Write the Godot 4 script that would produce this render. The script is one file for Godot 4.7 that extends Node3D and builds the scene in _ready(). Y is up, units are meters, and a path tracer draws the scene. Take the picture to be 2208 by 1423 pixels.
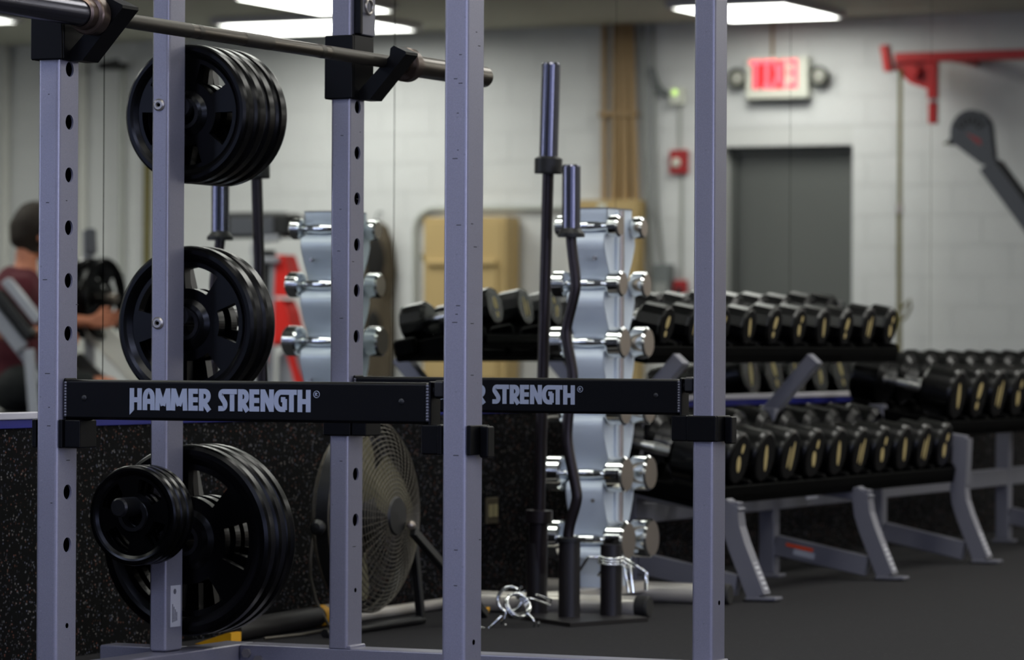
extends Node3D

var mats := {}
var rng := RandomNumberGenerator.new()

# ---------------------------------------------------------------- geometry builder
class Geo:
	var v := PackedVector3Array()
	var n := PackedVector3Array()
	var xf := Transform3D.IDENTITY

	func tri(a: Vector3, b: Vector3, c: Vector3, na: Vector3, nb: Vector3, nc: Vector3) -> void:
		var g := (b - a).cross(c - a)
		if g.dot(na + nb + nc) > 0.0:
			var t := b
			b = c
			c = t
			t = nb
			nb = nc
			nc = t
		for p: Vector3 in [a, b, c]:
			v.push_back(xf * p)
		for p: Vector3 in [na, nb, nc]:
			n.push_back((xf.basis * p).normalized())

	func flat(a: Vector3, b: Vector3, c: Vector3, nn: Vector3) -> void:
		tri(a, b, c, nn, nn, nn)

	func quad(a: Vector3, b: Vector3, c: Vector3, d: Vector3, nn: Vector3) -> void:
		flat(a, b, c, nn)
		flat(a, c, d, nn)

	func quad_n(a: Vector3, b: Vector3, c: Vector3, d: Vector3, na: Vector3, nb: Vector3, nc: Vector3, nd: Vector3) -> void:
		tri(a, b, c, na, nb, nc)
		tri(a, c, d, na, nc, nd)

	func box(lo: Vector3, hi: Vector3, bev := 0.0) -> Geo:
		var c := (lo + hi) / 2.0
		var h := (hi - lo).abs() / 2.0
		bev = minf(bev, minf(h.x, minf(h.y, h.z)) * 0.9)
		var i := h - Vector3.ONE * bev
		for ax in 3:
			var b1 := (ax + 1) % 3
			var b2 := (ax + 2) % 3
			for s: float in [-1.0, 1.0]:
				var nn := Vector3.ZERO
				nn[ax] = s
				var q := []
				for k: Array in [[-1, -1], [1, -1], [1, 1], [-1, 1]]:
					var p := Vector3.ZERO
					p[ax] = h[ax] * s
					p[b1] = i[b1] * k[0]
					p[b2] = i[b2] * k[1]
					q.append(c + p)
				quad(q[0], q[1], q[2], q[3], nn)
				if bev > 0.0:
					for s2: float in [-1.0, 1.0]:
						# edge between +ax face and b1 face, along b2
						var e := []
						for k: Array in [[0, -1], [0, 1], [1, 1], [1, -1]]:
							var p := Vector3.ZERO
							p[ax] = (h[ax] if k[0] == 0 else i[ax]) * s
							p[b1] = (i[b1] if k[0] == 0 else h[b1]) * s2
							p[b2] = i[b2] * k[1]
							e.append(c + p)
						var m1 := Vector3.ZERO
						var m2 := Vector3.ZERO
						m1[ax] = s
						m2[b1] = s2
						quad_n(e[0], e[1], e[2], e[3], m1, m1, m2, m2)
		if bev > 0.0:
			for sx: float in [-1.0, 1.0]:
				for sy: float in [-1.0, 1.0]:
					for sz: float in [-1.0, 1.0]:
						var s := Vector3(sx, sy, sz)
						tri(c + Vector3(h.x, i.y, i.z) * s, c + Vector3(i.x, h.y, i.z) * s, c + Vector3(i.x, i.y, h.z) * s, Vector3(sx, 0, 0), Vector3(0, sy, 0), Vector3(0, 0, sz))
		return self

	# box bar from a to b, w across (perpendicular, along side), t thick
	func bar(a: Vector3, b: Vector3, side: Vector3, w: float, t: float, bev := 0.0) -> Geo:
		var d := b - a
		var y := d.normalized()
		var x := (side - y * side.dot(y)).normalized()
		var old := xf
		xf = xf * Transform3D(Basis(x, y, x.cross(y)), (a + b) / 2.0)
		var h := Vector3(w, d.length(), t) / 2.0
		box(-h, h, bev)
		xf = old
		return self

	static func frame(d: Vector3) -> Array:
		var z := d.normalized()
		var x := z.cross(Vector3.UP if absf(z.y) < 0.9 else Vector3.RIGHT).normalized()
		return [x, z.cross(x)]

	func cyl(a: Vector3, b: Vector3, r0: float, r1 := -1.0, k := 20, caps := true) -> Geo:
		if r1 < 0.0:
			r1 = r0
		return lathe([[r0, 0.0], [r1, (b - a).length()]], a, (b - a).normalized(), k, caps)

	# profile: list of [radius, distance along axis]; flat between rows, round about the axis
	func lathe(prof: Array, o: Vector3, axis: Vector3, k := 24, caps := true, closed := false, facet := false) -> Geo:
		var f := frame(axis)
		var fx: Vector3 = f[0]
		var fy: Vector3 = f[1]
		var rows := prof.size()
		for r in (rows if closed else rows - 1):
			var p: Array = prof[r]
			var q: Array = prof[(r + 1) % rows]
			var dr: float = q[0] - p[0]
			var dt: float = q[1] - p[1]
			for j in k:
				var a0 := TAU * j / k
				var a1 := TAU * (j + 1) / k
				var d0 := fx * cos(a0) + fy * sin(a0)
				var d1 := fx * cos(a1) + fy * sin(a1)
				var n0 := (d0 * dt - axis * dr).normalized()
				var n1 := (d1 * dt - axis * dr).normalized()
				if facet:
					n0 = ((d0 + d1) / 2.0 * dt - axis * dr).normalized()
					n1 = n0
				quad_n(o + d0 * p[0] + axis * p[1], o + d1 * p[0] + axis * p[1], o + d1 * q[0] + axis * q[1], o + d0 * q[0] + axis * q[1], n0, n1, n1, n0)
		if caps and not closed:
			for e in 2:
				var p: Array = prof[0] if e == 0 else prof[rows - 1]
				if p[0] > 0.0:
					var nn := -axis if e == 0 else axis
					for j in k:
						var a0 := TAU * j / k
						var a1 := TAU * (j + 1) / k
						flat(o + axis * p[1], o + axis * p[1] + (fx * cos(a0) + fy * sin(a0)) * p[0], o + axis * p[1] + (fx * cos(a1) + fy * sin(a1)) * p[0], nn)
		return self

	# round tube through points
	func tube(pts: Array, r: float, k := 10, loop := false, taper := 1.0) -> Geo:
		var m := pts.size()
		var rings := []
		var nor := []
		var x := Vector3.ZERO
		for i in m:
			var pv: Vector3 = pts[i - 1] if i > 0 else (pts[m - 1] if loop else pts[0])
			var nx: Vector3 = pts[i + 1] if i < m - 1 else (pts[0] if loop else pts[m - 1])
			var t := (nx - pv).normalized()
			if i == 0:
				x = frame(t)[0]
			else:
				x = (x - t * x.dot(t)).normalized()
			var y := t.cross(x)
			var ring := []
			var rn := []
			var rr := r * lerpf(1.0, taper, float(i) / maxf(1.0, m - 1.0))
			for j in k:
				var a := TAU * j / k
				var d := x * cos(a) + y * sin(a)
				rn.append(d)
				ring.append(pts[i] + d * rr)
			rings.append(ring)
			nor.append(rn)
		for i in (m if loop else m - 1):
			var i2 := (i + 1) % m
			for j in k:
				var j2 := (j + 1) % k
				quad_n(rings[i][j], rings[i][j2], rings[i2][j2], rings[i2][j], nor[i][j], nor[i][j2], nor[i2][j2], nor[i2][j])
		if not loop:
			for e: int in [0, m - 1]:
				var t: Vector3 = (pts[1] - pts[0]) * -1.0 if e == 0 else pts[m - 1] - pts[m - 2]
				for j in k:
					flat(pts[e], rings[e][j], rings[e][(j + 1) % k], t.normalized())
		return self

	# polygon in the plane of ex, ey at o, extruded by depth along ez
	func prism(poly: PackedVector2Array, o: Vector3, ex: Vector3, ey: Vector3, ez: Vector3, depth: float) -> Geo:
		var idx := Geometry2D.triangulate_polygon(poly)
		var w := ez * depth
		for i in range(0, idx.size(), 3):
			var p := []
			for j in 3:
				p.append(o + ex * poly[idx[i + j]].x + ey * poly[idx[i + j]].y)
			flat(p[0], p[1], p[2], -ez)
			flat(p[0] + w, p[1] + w, p[2] + w, ez)
		var ccw := not Geometry2D.is_polygon_clockwise(poly)
		for i in poly.size():
			var a := poly[i]
			var b := poly[(i + 1) % poly.size()]
			var d := (b - a).orthogonal() * (-1.0 if not ccw else 1.0)
			if not ccw:
				d = -d
			d = Vector2(b.y - a.y, a.x - b.x) * (1.0 if _area(poly) > 0.0 else -1.0)
			var nn := (ex * d.x + ey * d.y).normalized()
			var pa := o + ex * a.x + ey * a.y
			var pb := o + ex * b.x + ey * b.y
			quad(pa, pb, pb + w, pa + w, nn)
		return self

	static func _area(p: PackedVector2Array) -> float:
		var s := 0.0
		for i in p.size():
			s += p[i].cross(p[(i + 1) % p.size()])
		return s

	func ball(c: Vector3, r: Vector3, k := 14) -> Geo:
		for i in k:
			for j in k * 2:
				var q := []
				for e: Array in [[i, j], [i, j + 1], [i + 1, j + 1], [i + 1, j]]:
					var th: float = PI * e[0] / k
					var ph: float = PI * e[1] / k
					q.append(Vector3(sin(th) * cos(ph), cos(th), sin(th) * sin(ph)))
				quad_n(c + q[0] * r, c + q[1] * r, c + q[2] * r, c + q[3] * r, (q[0] / r).normalized(), (q[1] / r).normalized(), (q[2] / r).normalized(), (q[3] / r).normalized())
		return self

	func mesh(shift := Vector3.ZERO) -> ArrayMesh:
		var pv := PackedVector3Array()
		pv.resize(v.size())
		for i in v.size():
			pv[i] = v[i] - shift
		var arr := []
		arr.resize(Mesh.ARRAY_MAX)
		arr[Mesh.ARRAY_VERTEX] = pv
		arr[Mesh.ARRAY_NORMAL] = n
		var m := ArrayMesh.new()
		m.add_surface_from_arrays(Mesh.PRIMITIVE_TRIANGLES, arr)
		return m

# ---------------------------------------------------------------- scene helpers
var used := {}

func numbered(called: String) -> String:
	var c: int = used.get(called, 0)
	used[called] = c + 1
	return called if c == 0 else "%s_%03d" % [called, c]

func shift_of(p: Node) -> Vector3:
	var s := Vector3.ZERO
	while p is Node3D and p != self:
		s += (p as Node3D).position
		p = p.get_parent()
	return s

# one named mesh in world coordinates under a parent
func obj(called: String, g: Geo, mat: Material, parent: Node = null) -> MeshInstance3D:
	var o := MeshInstance3D.new()
	if parent == null or parent == self:
		# a thing that is one mesh: its origin at its base
		var lo := Vector3.INF
		var hi := -Vector3.INF
		for p in g.v:
			lo = lo.min(p)
			hi = hi.max(p)
		var base := Vector3((lo.x + hi.x) / 2.0, lo.y, (lo.z + hi.z) / 2.0)
		o.mesh = g.mesh(base)
		o.name = numbered(called)
		add_child(o, true)
		o.position = base
	else:
		o.mesh = g.mesh(shift_of(parent))
		o.name = called
		parent.add_child(o, true)
	o.mesh.surface_set_material(0, mat)
	return o

func tag(o: Node, label: String, category: String, group := "") -> Node:
	o.set_meta("label", label)
	o.set_meta("category", category)
	if group:
		o.set_meta("group", group)
	return o

func thing(called: String, at: Vector3, label: String, category: String, group := "") -> Node3D:
	var o := Node3D.new()
	o.name = numbered(called)
	add_child(o, true)
	o.position = at
	tag(o, label, category, group)
	return o

func struct(called: String, g: Geo, mat: Material, parent: Node = null) -> MeshInstance3D:
	var o := obj(called, g, mat, parent)
	if parent == null:
		o.set_meta("kind", "structure")
	return o

func dup(src: Node3D, called: String, at: Vector3, label: String) -> Node3D:
	var o: Node3D = src.duplicate()
	o.name = numbered(called)
	add_child(o, true)
	o.position = at
	o.set_meta("label", label)
	return o

func V(x: float, y: float, z: float) -> Vector3:
	return Vector3(x, y, z)

# ---------------------------------------------------------------- materials
func mat(called: String, c: Color, rough := 0.6, metal := 0.0) -> StandardMaterial3D:
	var m := StandardMaterial3D.new()
	m.resource_name = called
	m.albedo_color = c
	m.roughness = rough
	m.metallic = metal
	mats[called] = m
	return m

func glow(called: String, c: Color, e: float) -> StandardMaterial3D:
	var m := mat(called, Color(0.8, 0.8, 0.8), 0.5)
	m.emission_enabled = true
	m.emission = c
	m.emission_energy_multiplier = e
	return m

func fleck_texture(size: int, base: Color, grain: float, count: int, tones: Array, rmin: float, rmax: float, sd: int) -> ImageTexture:
	var r := RandomNumberGenerator.new()
	r.seed = sd
	var im := Image.create(size, size, false, Image.FORMAT_RGB8)
	for y in size:
		for x in size:
			var k := 1.0 + (r.randf() - 0.5) * grain
			im.set_pixel(x, y, Color(base.r * k, base.g * k, base.b * k))
	for i in count:
		var c: Color = tones[r.randi() % tones.size()]
		var cx := r.randi() % size
		var cy := r.randi() % size
		var rad := r.randf_range(rmin, rmax)
		var st := r.randf_range(0.5, 1.6)
		var ri := int(ceil(rad * 1.6))
		for dy in range(-ri, ri + 1):
			for dx in range(-ri, ri + 1):
				if pow(dx / st, 2) + pow(dy * st, 2) <= rad * rad:
					im.set_pixel(posmod(cx + dx, size), posmod(cy + dy, size), c)
	return ImageTexture.create_from_image(im)

func textured(m: StandardMaterial3D, t: Texture2D, per_metre: float) -> void:
	m.albedo_texture = t
	m.albedo_color = Color.WHITE
	m.uv1_triplanar = true
	m.uv1_world_triplanar = true
	m.uv1_scale = Vector3.ONE * per_metre

func make_materials() -> void:
	var silver := mat("silver_paint", Color(0.56, 0.56, 0.60), 0.30, 0.28)
	textured(silver, fleck_texture(256, Color(0.490, 0.485, 0.535), 0.10, 60, [Color(0.42, 0.42, 0.46), Color(0.45, 0.445, 0.49), Color(0.53, 0.525, 0.58)], 0.6, 1.6, 5), 4.0)
	mat("grey_paint", Color(0.42, 0.42, 0.455), 0.45, 0.3)
	mat("black_powder", Color(0.012, 0.012, 0.018), 0.42).metallic_specular = 0.26
	mat("scuff_dark", Color(0.12, 0.12, 0.14), 0.7)
	mat("black_steel", Color(0.07, 0.07, 0.075), 0.5, 0.3)
	mat("weld_bead", Color(0.28, 0.28, 0.30), 0.4, 0.5)
	mat("rubber_plate", Color(0.009, 0.009, 0.011), 0.25).metallic_specular = 0.29
	mat("plate_hub", Color(0.16, 0.16, 0.17), 0.35, 0.8)
	mat("bar_steel", Color(0.31, 0.285, 0.25), 0.32, 0.9)
	var kn := mat("knurled_steel", Color(0.27, 0.255, 0.23), 0.45, 0.85)
	kn.heightmap_enabled = false
	mat("collar_steel", Color(0.33, 0.28, 0.25), 0.36, 0.85)
	mat("dark_bar", Color(0.16, 0.14, 0.15), 0.34, 0.7)
	mat("sleeve_steel", Color(0.34, 0.34, 0.38), 0.22, 0.95)
	mat("chrome", Color(0.86, 0.87, 0.87), 0.07, 1.0)
	mat("chrome_end", Color(0.62, 0.58, 0.54), 0.32, 0.8)
	mat("handle_chrome", Color(0.75, 0.75, 0.75), 0.25, 1.0)
	mat("urethane", Color(0.011, 0.011, 0.013), 0.26).metallic_specular = 0.36
	mat("gold_print", Color(0.74, 0.66, 0.44), 0.55)
	mat("tray_black", Color(0.008, 0.008, 0.009), 0.6).metallic_specular = 0.12
	mat("tree_sheet", Color(0.80, 0.84, 0.88), 0.38, 0.12)
	mat("holder_paint", Color(0.085, 0.07, 0.08), 0.45, 0.2)
	mat("rubber_cap", Color(0.06, 0.055, 0.05), 0.7)
	mat("tube_metal", Color(0.78, 0.76, 0.72), 0.32, 0.45)
	mat("decal_white", Color(0.53, 0.555, 0.61), 0.5)
	mat("sticker_white", Color(0.72, 0.72, 0.74), 0.5)
	mat("sticker_text", Color(0.35, 0.35, 0.38), 0.6)
	mat("sticker_orange", Color(0.85, 0.28, 0.08), 0.5)
	mat("bolt_steel", Color(0.62, 0.60, 0.58), 0.3, 0.8)
	var rub := mat("rubber_sheet", Color.WHITE, 0.8)
	rub.metallic_specular = 0.2
	textured(rub, fleck_texture(512, Color(0.028, 0.028, 0.031), 0.5, 3600, [Color(0.40, 0.40, 0.41), Color(0.26, 0.26, 0.27), Color(0.46, 0.44, 0.42), Color(0.33, 0.34, 0.39), Color(0.38, 0.25, 0.20)], 0.8, 2.0, 11), 1.5)
	var flo := mat("floor_rubber", Color.WHITE, 0.75)
	flo.metallic_specular = 0.10
	textured(flo, fleck_texture(512, Color(0.185, 0.183, 0.188), 0.16, 900, [Color(0.24, 0.24, 0.24), Color(0.15, 0.15, 0.15), Color(0.215, 0.21, 0.21)], 0.8, 2.0, 12), 1.0)
	var mir := mat("mirror", Color(0.90, 0.915, 0.907), 0.0, 1.0)
	mir.metallic_specular = 0.5
	mat("mirror_edge", Color(0.03, 0.04, 0.035), 0.8).metallic_specular = 0.0
	var blk := mat("block_paint", Color.WHITE, 0.6)
	textured(blk, fleck_texture(256, Color(0.82, 0.825, 0.825), 0.03, 300, [Color(0.80, 0.805, 0.80), Color(0.835, 0.84, 0.84)], 1.0, 3.0, 13), 1.2)
	mat("mortar_paint", Color(0.80, 0.805, 0.80), 0.8)
	mat("wall_paint", Color(0.80, 0.80, 0.78), 0.8)
	mat("ceiling_paint", Color(0.74, 0.74, 0.69), 0.9)
	mat("door_grey", Color(0.34, 0.35, 0.34), 0.5)
	mat("door_frame", Color(0.36, 0.37, 0.36), 0.5)
	mat("white_trim", Color(0.75, 0.74, 0.76), 0.4)
	mat("blue_trim", Color(0.012, 0.06, 0.45), 0.5)
	mat("beige_metal", Color(0.72, 0.62, 0.42), 0.5)
	mat("tan_pipe", Color(0.60, 0.49, 0.33), 0.5)
	mat("conduit_grey", Color(0.55, 0.56, 0.55), 0.5, 0.2)
	mat("conduit_painted", Color(0.66, 0.67, 0.65), 0.6)
	mat("box_grey", Color(0.40, 0.42, 0.42), 0.5)
	mat("alarm_red", Color(0.62, 0.03, 0.05), 0.4)
	mat("plastic_white", Color(0.82, 0.83, 0.78), 0.4)
	mat("lamp_lens", Color(0.66, 0.66, 0.62), 0.3)
	mat("lamp_rim", Color(0.20, 0.21, 0.18), 0.5)
	mat("red_steel", Color(0.72, 0.05, 0.03), 0.4)
	mat("olive_strap", Color(0.40, 0.37, 0.17), 0.8)
	mat("machine_grey", Color(0.30, 0.31, 0.34), 0.5)
	mat("machine_light", Color(0.62, 0.63, 0.66), 0.45)
	mat("machine_white", Color(0.82, 0.82, 0.79), 0.45)
	mat("pad_black", Color(0.03, 0.033, 0.036), 0.5)
	mat("cloth_red", Color(0.90, 0.09, 0.03), 0.6)
	mat("coat_tan", Color(0.30, 0.265, 0.21), 0.9)
	mat("coat_black", Color(0.05, 0.04, 0.035), 0.9)
	mat("shirt_maroon", Color(0.30, 0.075, 0.12), 0.9)
	mat("shorts_dark", Color(0.07, 0.085, 0.085), 0.9)
	mat("skin", Color(0.72, 0.46, 0.35), 0.6)
	mat("hair_brown", Color(0.125, 0.085, 0.045), 0.8)
	mat("shoe_dark", Color(0.1, 0.1, 0.1), 0.7)
	mat("fan_cage", Color(0.33, 0.31, 0.27), 0.38, 0.4)
	mat("fan_blade", Color(0.50, 0.48, 0.38), 0.35, 0.4)
	mat("fan_black", Color(0.03, 0.03, 0.032), 0.5)
	mat("tape_yellow", Color(0.85, 0.62, 0.02), 0.5)
	mat("pipe_dark", Color(0.10, 0.09, 0.085), 0.5)
	mat("tape_grey", Color(0.45, 0.43, 0.41), 0.6)
	mat("outlet_brown", Color(0.30, 0.27, 0.20), 0.5)
	mat("outlet_cream", Color(0.62, 0.58, 0.42), 0.5)
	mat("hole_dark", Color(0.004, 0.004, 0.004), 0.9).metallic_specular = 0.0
	glow("panel_glow", Color(1.0, 1.0, 0.97), LAMP_GLOW)
	glow("exit_glow", Color(1.0, 0.42, 0.48), 2.0).albedo_color = Color(0.5, 0.03, 0.04)
	glow("exit_panel_glow", Color(1.0, 0.10, 0.13), 0.30).albedo_color = Color(0.7, 0.10, 0.12)
	glow("status_glow", Color(0.8, 1.0, 0.3), 1.2)
	glow("window_glow", Color(0.74, 0.79, 1.0), WINDOW_GLOW)

# ---------------------------------------------------------------- camera and light
const LAMP_GLOW := 6.0
const LAMP_ENERGY := 2.3
const WINDOW_GLOW := 1.5
const WINDOW_ENERGY := 6.0
const DOOR_ENERGY := 22.0

func camera_and_light() -> void:
	var cam := Camera3D.new()
	cam.name = "camera"
	add_child(cam)
	var b := Basis(Vector3.UP, deg_to_rad(24.76)) * Basis(Vector3.RIGHT, 0.0047) * Basis(Vector3.BACK, 0.0048)
	cam.transform = Transform3D(b, Vector3(4.561, 0.716, 6.21))
	var half := 711.5 / 8157.0
	cam.near = 0.1
	cam.far = 100.0
	var lens := CameraAttributesPhysical.new()
	lens.frustum_focal_length = 200.6
	lens.frustum_focus_distance = 7.55
	lens.exposure_aperture = 8.6
	cam.attributes = lens
	cam.fov = rad_to_deg(2.0 * atan(half))
	cam.current = true
	var we := WorldEnvironment.new()
	we.name = "world_environment"
	var e := Environment.new()
	e.background_mode = Environment.BG_COLOR
	e.background_color = Color(0, 0, 0)
	e.tonemap_mode = Environment.TONE_MAPPER_LINEAR
	e.tonemap_exposure = 0.95
	e.sdfgi_enabled = true
	e.ssao_enabled = true
	e.ssil_enabled = true
	we.environment = e
	add_child(we)

func area_light(called: String, at: Vector3, rot: Vector3, size: Vector2, c: Color, energy: float, parent: Node) -> void:
	var l := AreaLight3D.new()
	l.name = called
	l.area_size = size
	l.light_color = c
	l.light_energy = energy
	l.area_normalize_energy = true
	l.shadow_enabled = true
	l.area_range = 40.0
	l.area_attenuation = 2.0
	parent.add_child(l, true)
	l.position = at - shift_of(parent)
	l.rotation = rot

func troffer(x0: float, x1: float, z0: float, z1: float, label: String, power := 1.0, tint := Color(1.0, 0.99, 0.965)) -> void:
	var y := 2.92
	var c := V((x0 + x1) / 2.0, y - 0.06, (z0 + z1) / 2.0)
	var t := thing("ceiling_light", c, label, "ceiling light", "fluorescent ceiling lights")
	var fr := Geo.new()
	var w := 0.035
	fr.box(V(x0, y - 0.05, z0), V(x0 + w, y, z1), 0.004).box(V(x1 - w, y - 0.05, z0), V(x1, y, z1), 0.004)
	fr.box(V(x0 + w, y - 0.05, z0), V(x1 - w, y, z0 + w), 0.004).box(V(x0 + w, y - 0.05, z1 - w), V(x1 - w, y, z1), 0.004)
	obj("frame", fr, mats.white_trim, t)
	obj("diffuser", Geo.new().box(V(x0 + w, y - 0.04, z0 + w), V(x1 - w, y - 0.012, z1 - w)), mats.panel_glow, t)
	area_light("lamp", V(c.x, y - 0.055, c.z), V(-PI / 2, 0, 0), Vector2(x1 - x0 - 0.07, z1 - z0 - 0.07), tint, LAMP_ENERGY * power, t)

func lights() -> void:
	troffer(6.76, 7.90, -16.86, -15.95, "bright ceiling light nearest end wall above the beige cabinet")
	troffer(6.26, 6.84, -15.49, -14.30, "ceiling light one step out from end wall, behind the lowest bright one")
	troffer(3.76, 4.58, -17.0, -15.9, "square bright ceiling light over the grey door and exit sign")
	troffer(8.95, 10.2, -15.3, -14.2, "ceiling light above the seated person, at far left edge")
	var k := 0
	for z: float in [-12.4, -9.2, -6.0, -2.8, 0.6]:
		for x: float in [3.4, 6.8, 9.9]:
			k += 1
			var p := 1.0
			if z > -4.0:
				p = 0.10
			troffer(x - 0.6, x + 0.6, z - 0.55, z + 0.55, "plain ceiling light in the rows nearer the photographer, out of view", p)
	# the row of lights along the mirror wall
	for z: float in [-7.6, -4.9, -2.1, 0.7]:
		troffer(0.45, 1.65, z - 0.5, z + 0.5, "plain ceiling light in the rows nearer the photographer, out of view", 0.4)
	# cooler tubes over the photographer's end of the room
	for q: Vector2 in [Vector2(1.2, 3.3), Vector2(3.2, 2.6), Vector2(5.4, 3.4)]:
		troffer(q.x - 0.6, q.x + 0.6, q.y - 0.5, q.y + 0.5, "plain ceiling light in the rows nearer the photographer, out of view", 2.3, Color(0.70, 0.765, 1.0))
	# daylight from a window in the wall behind the photographer, and from a glazed door in the right wall
	area_light("window_light", V(7.5, 1.7, 8.85), V(0, 0, 0), Vector2(4.2, 1.7), Color(0.71, 0.765, 1.0), WINDOW_ENERGY, self)
	area_light("window_light", V(11.3, 1.5, 4.4), V(0, PI / 2, 0), Vector2(2.9, 1.2), Color(0.85, 0.87, 1.0), DOOR_ENERGY, self)

# ---------------------------------------------------------------- room
func room() -> void:
	struct("floor", Geo.new().box(V(-0.3, -0.2, -17.9), V(11.7, 0.0, 9.3)), mats.floor_rubber)
	struct("ceiling", Geo.new().box(V(-0.3, 2.92, -17.9), V(11.7, 3.1, 9.3)), mats.ceiling_paint)
	struct("wall_right", Geo.new().box(V(11.4, 0, -17.9), V(11.6, 2.92, 2.9)).box(V(11.4, 0, 5.9), V(11.6, 2.92, 9.2)).box(V(11.4, 0, 2.9), V(11.6, 0.7, 5.9)).box(V(11.4, 2.3, 2.9), V(11.6, 2.92, 5.9)), mats.wall_paint)
	var wb := Geo.new()
	wb.box(V(-0.2, 0, 9.0), V(5.3, 2.92, 9.2)).box(V(9.7, 0, 9.0), V(11.4, 2.92, 9.2)).box(V(5.3, 0, 9.0), V(9.7, 0.8, 9.2)).box(V(5.3, 2.6, 9.0), V(9.7, 2.92, 9.2))
	struct("wall_back", wb, mats.wall_paint)
	var win := struct("window_1", Geo.new().box(V(5.3, 0.8, 9.1), V(9.7, 2.6, 9.12)), mats.window_glow)
	for q: Array in [[5.3, 5.36, 0.8, 2.6], [9.64, 9.7, 0.8, 2.6], [7.47, 7.53, 0.86, 2.54], [5.36, 9.64, 0.8, 0.86], [5.36, 9.64, 2.54, 2.6]]:
		obj("frame_bar", Geo.new().box(V(q[0], q[2], 9.0), V(q[1], q[3], 9.1), 0.004), mats.white_trim, win)
	var win2 := struct("window_2", Geo.new().box(V(11.5, 0.7, 2.9), V(11.52, 2.3, 5.9)), mats.window_glow)
	for q: Array in [[2.9, 2.96, 0.7, 2.3], [5.84, 5.9, 0.7, 2.3], [2.96, 5.84, 0.7, 0.76], [2.96, 5.84, 2.24, 2.3]]:
		obj("frame_bar", Geo.new().box(V(11.4, q[2], q[0]), V(11.5, q[3], q[1]), 0.004), mats.white_trim, win2)
	# mirror wall
	var wl := struct("wall_left", Geo.new().box(V(-0.22, 0, -17.5), V(-0.02, 2.92, 9.0)), mats.wall_paint)
	var z := 3.142
	while z > -17.4:
		var z1 := maxf(z - 1.5108, -17.48)
		obj("mirror_panel", Geo.new().box(V(-0.016, 0.566, z1), V(0.0, 2.88, z)), mats.mirror, wl)
		z -= 1.515
	z = 3.142
	var seam := Geo.new()
	while z > -17.4:
		seam.box(V(-0.02, 0.566, z - 1.515), V(-0.006, 2.88, z - 1.5115))
		z -= 1.515
	obj("mirror_seam", seam, mats.mirror_edge, wl)
	z = 3.142
	while z > -17.4:
		obj("rubber_panel", Geo.new().box(V(-0.02, 0.0, maxf(z - 1.5145, -17.48)), V(-0.001, 0.53, z), 0.001), mats.rubber_sheet, wl)
		z -= 1.515
	struct("trim_1", Geo.new().box(V(-0.02, 0.549, -17.48), V(0.008, 0.566, 3.142), 0.003), mats.white_trim)
	struct("trim_2", Geo.new().box(V(-0.02, 0.53, -17.48), V(0.003, 0.549, 3.142), 0.001), mats.blue_trim)
	# end wall of painted block, with a door recess
	var we := Geo.new()
	we.box(V(-0.2, 0, -17.72), V(3.895, 2.92, -17.505)).box(V(4.81, 0, -17.72), V(11.4, 2.92, -17.505)).box(V(3.895, 2.075, -17.72), V(4.81, 2.92, -17.505)).box(V(3.895, 0, -17.9), V(4.81, 2.075, -17.72))
	var wend := struct("wall_end", we, mats.mortar_paint)
	var left := Geo.new()
	var count := 0
	for row in 15:
		var y0 := row * 0.2
		var y1 := minf(y0 + 0.1975, 2.915)
		var x := 0.0 if row % 2 == 0 else -0.2
		while x < 11.4:
			var x0 := maxf(x, 0.0)
			var x1 := minf(x + 0.3975, 11.39)
			x += 0.4
			var bits := [[x0, x1]]
			if y0 < 2.07:
				bits = []
				if x0 < 3.895:
					bits.append([x0, minf(x1, 3.895)])
				if x1 > 4.81:
					bits.append([maxf(x0, 4.81), x1])
			for bb: Array in bits:
				if bb[1] - bb[0] < 0.02:
					continue
				var yt := y1
				if y0 < 2.07 and y1 > 2.07 and bb[1] > 3.9 and bb[0] < 4.8:
					continue
				if bb[1] > 2.3 and bb[0] < 10.6 and y0 > 0.35 and count < 290:
					count += 1
					obj("block", Geo.new().box(V(bb[0], y0, -17.52), V(bb[1], yt, -17.5), 0.0015), mats.block_paint, wend)
				else:
					left.box(V(bb[0], y0, -17.52), V(bb[1], yt, -17.5), 0.003)
	var rest := obj("far_blocks", left, mats.block_paint, wend)
	rest.set_meta("kind", "stuff")
	var door := struct("door_1", Geo.new().box(V(3.94, 0.01, -17.7), V(4.77, 2.03, -17.655), 0.004), mats.door_grey)
	obj("frame", Geo.new().box(V(3.895, 0, -17.72), V(3.94, 2.075, -17.62), 0.003).box(V(4.77, 0, -17.72), V(4.81, 2.075, -17.62), 0.003).box(V(3.94, 2.03, -17.72), V(4.77, 2.075, -17.62), 0.003), mats.door_frame, door)
	var hd := Geo.new().cyl(V(4.02, 1.02, -17.655), V(4.02, 1.02, -17.60), 0.012, -1, 10).cyl(V(4.02, 1.02, -17.60), V(4.13, 1.02, -17.60), 0.010, -1, 10)
	obj("door_handle", hd, mats.bolt_steel, door)
	# outlet in the rubber wainscot
	var ot := thing("wall_outlet", V(0.0, 0.215, -3.54), "small cream double outlet in the black rubber wall", "outlet")
	obj("cover_plate", Geo.new().box(V(-0.001, 0.215, -3.578), V(0.007, 0.29, -3.502), 0.003), mats.outlet_brown, ot)
	for s: float in [-0.016, 0.016]:
		obj("socket", Geo.new().box(V(0.007, 0.235, -3.54 + s - 0.012), V(0.010, 0.27, -3.54 + s + 0.012), 0.002), mats.outlet_cream, ot)

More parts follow.
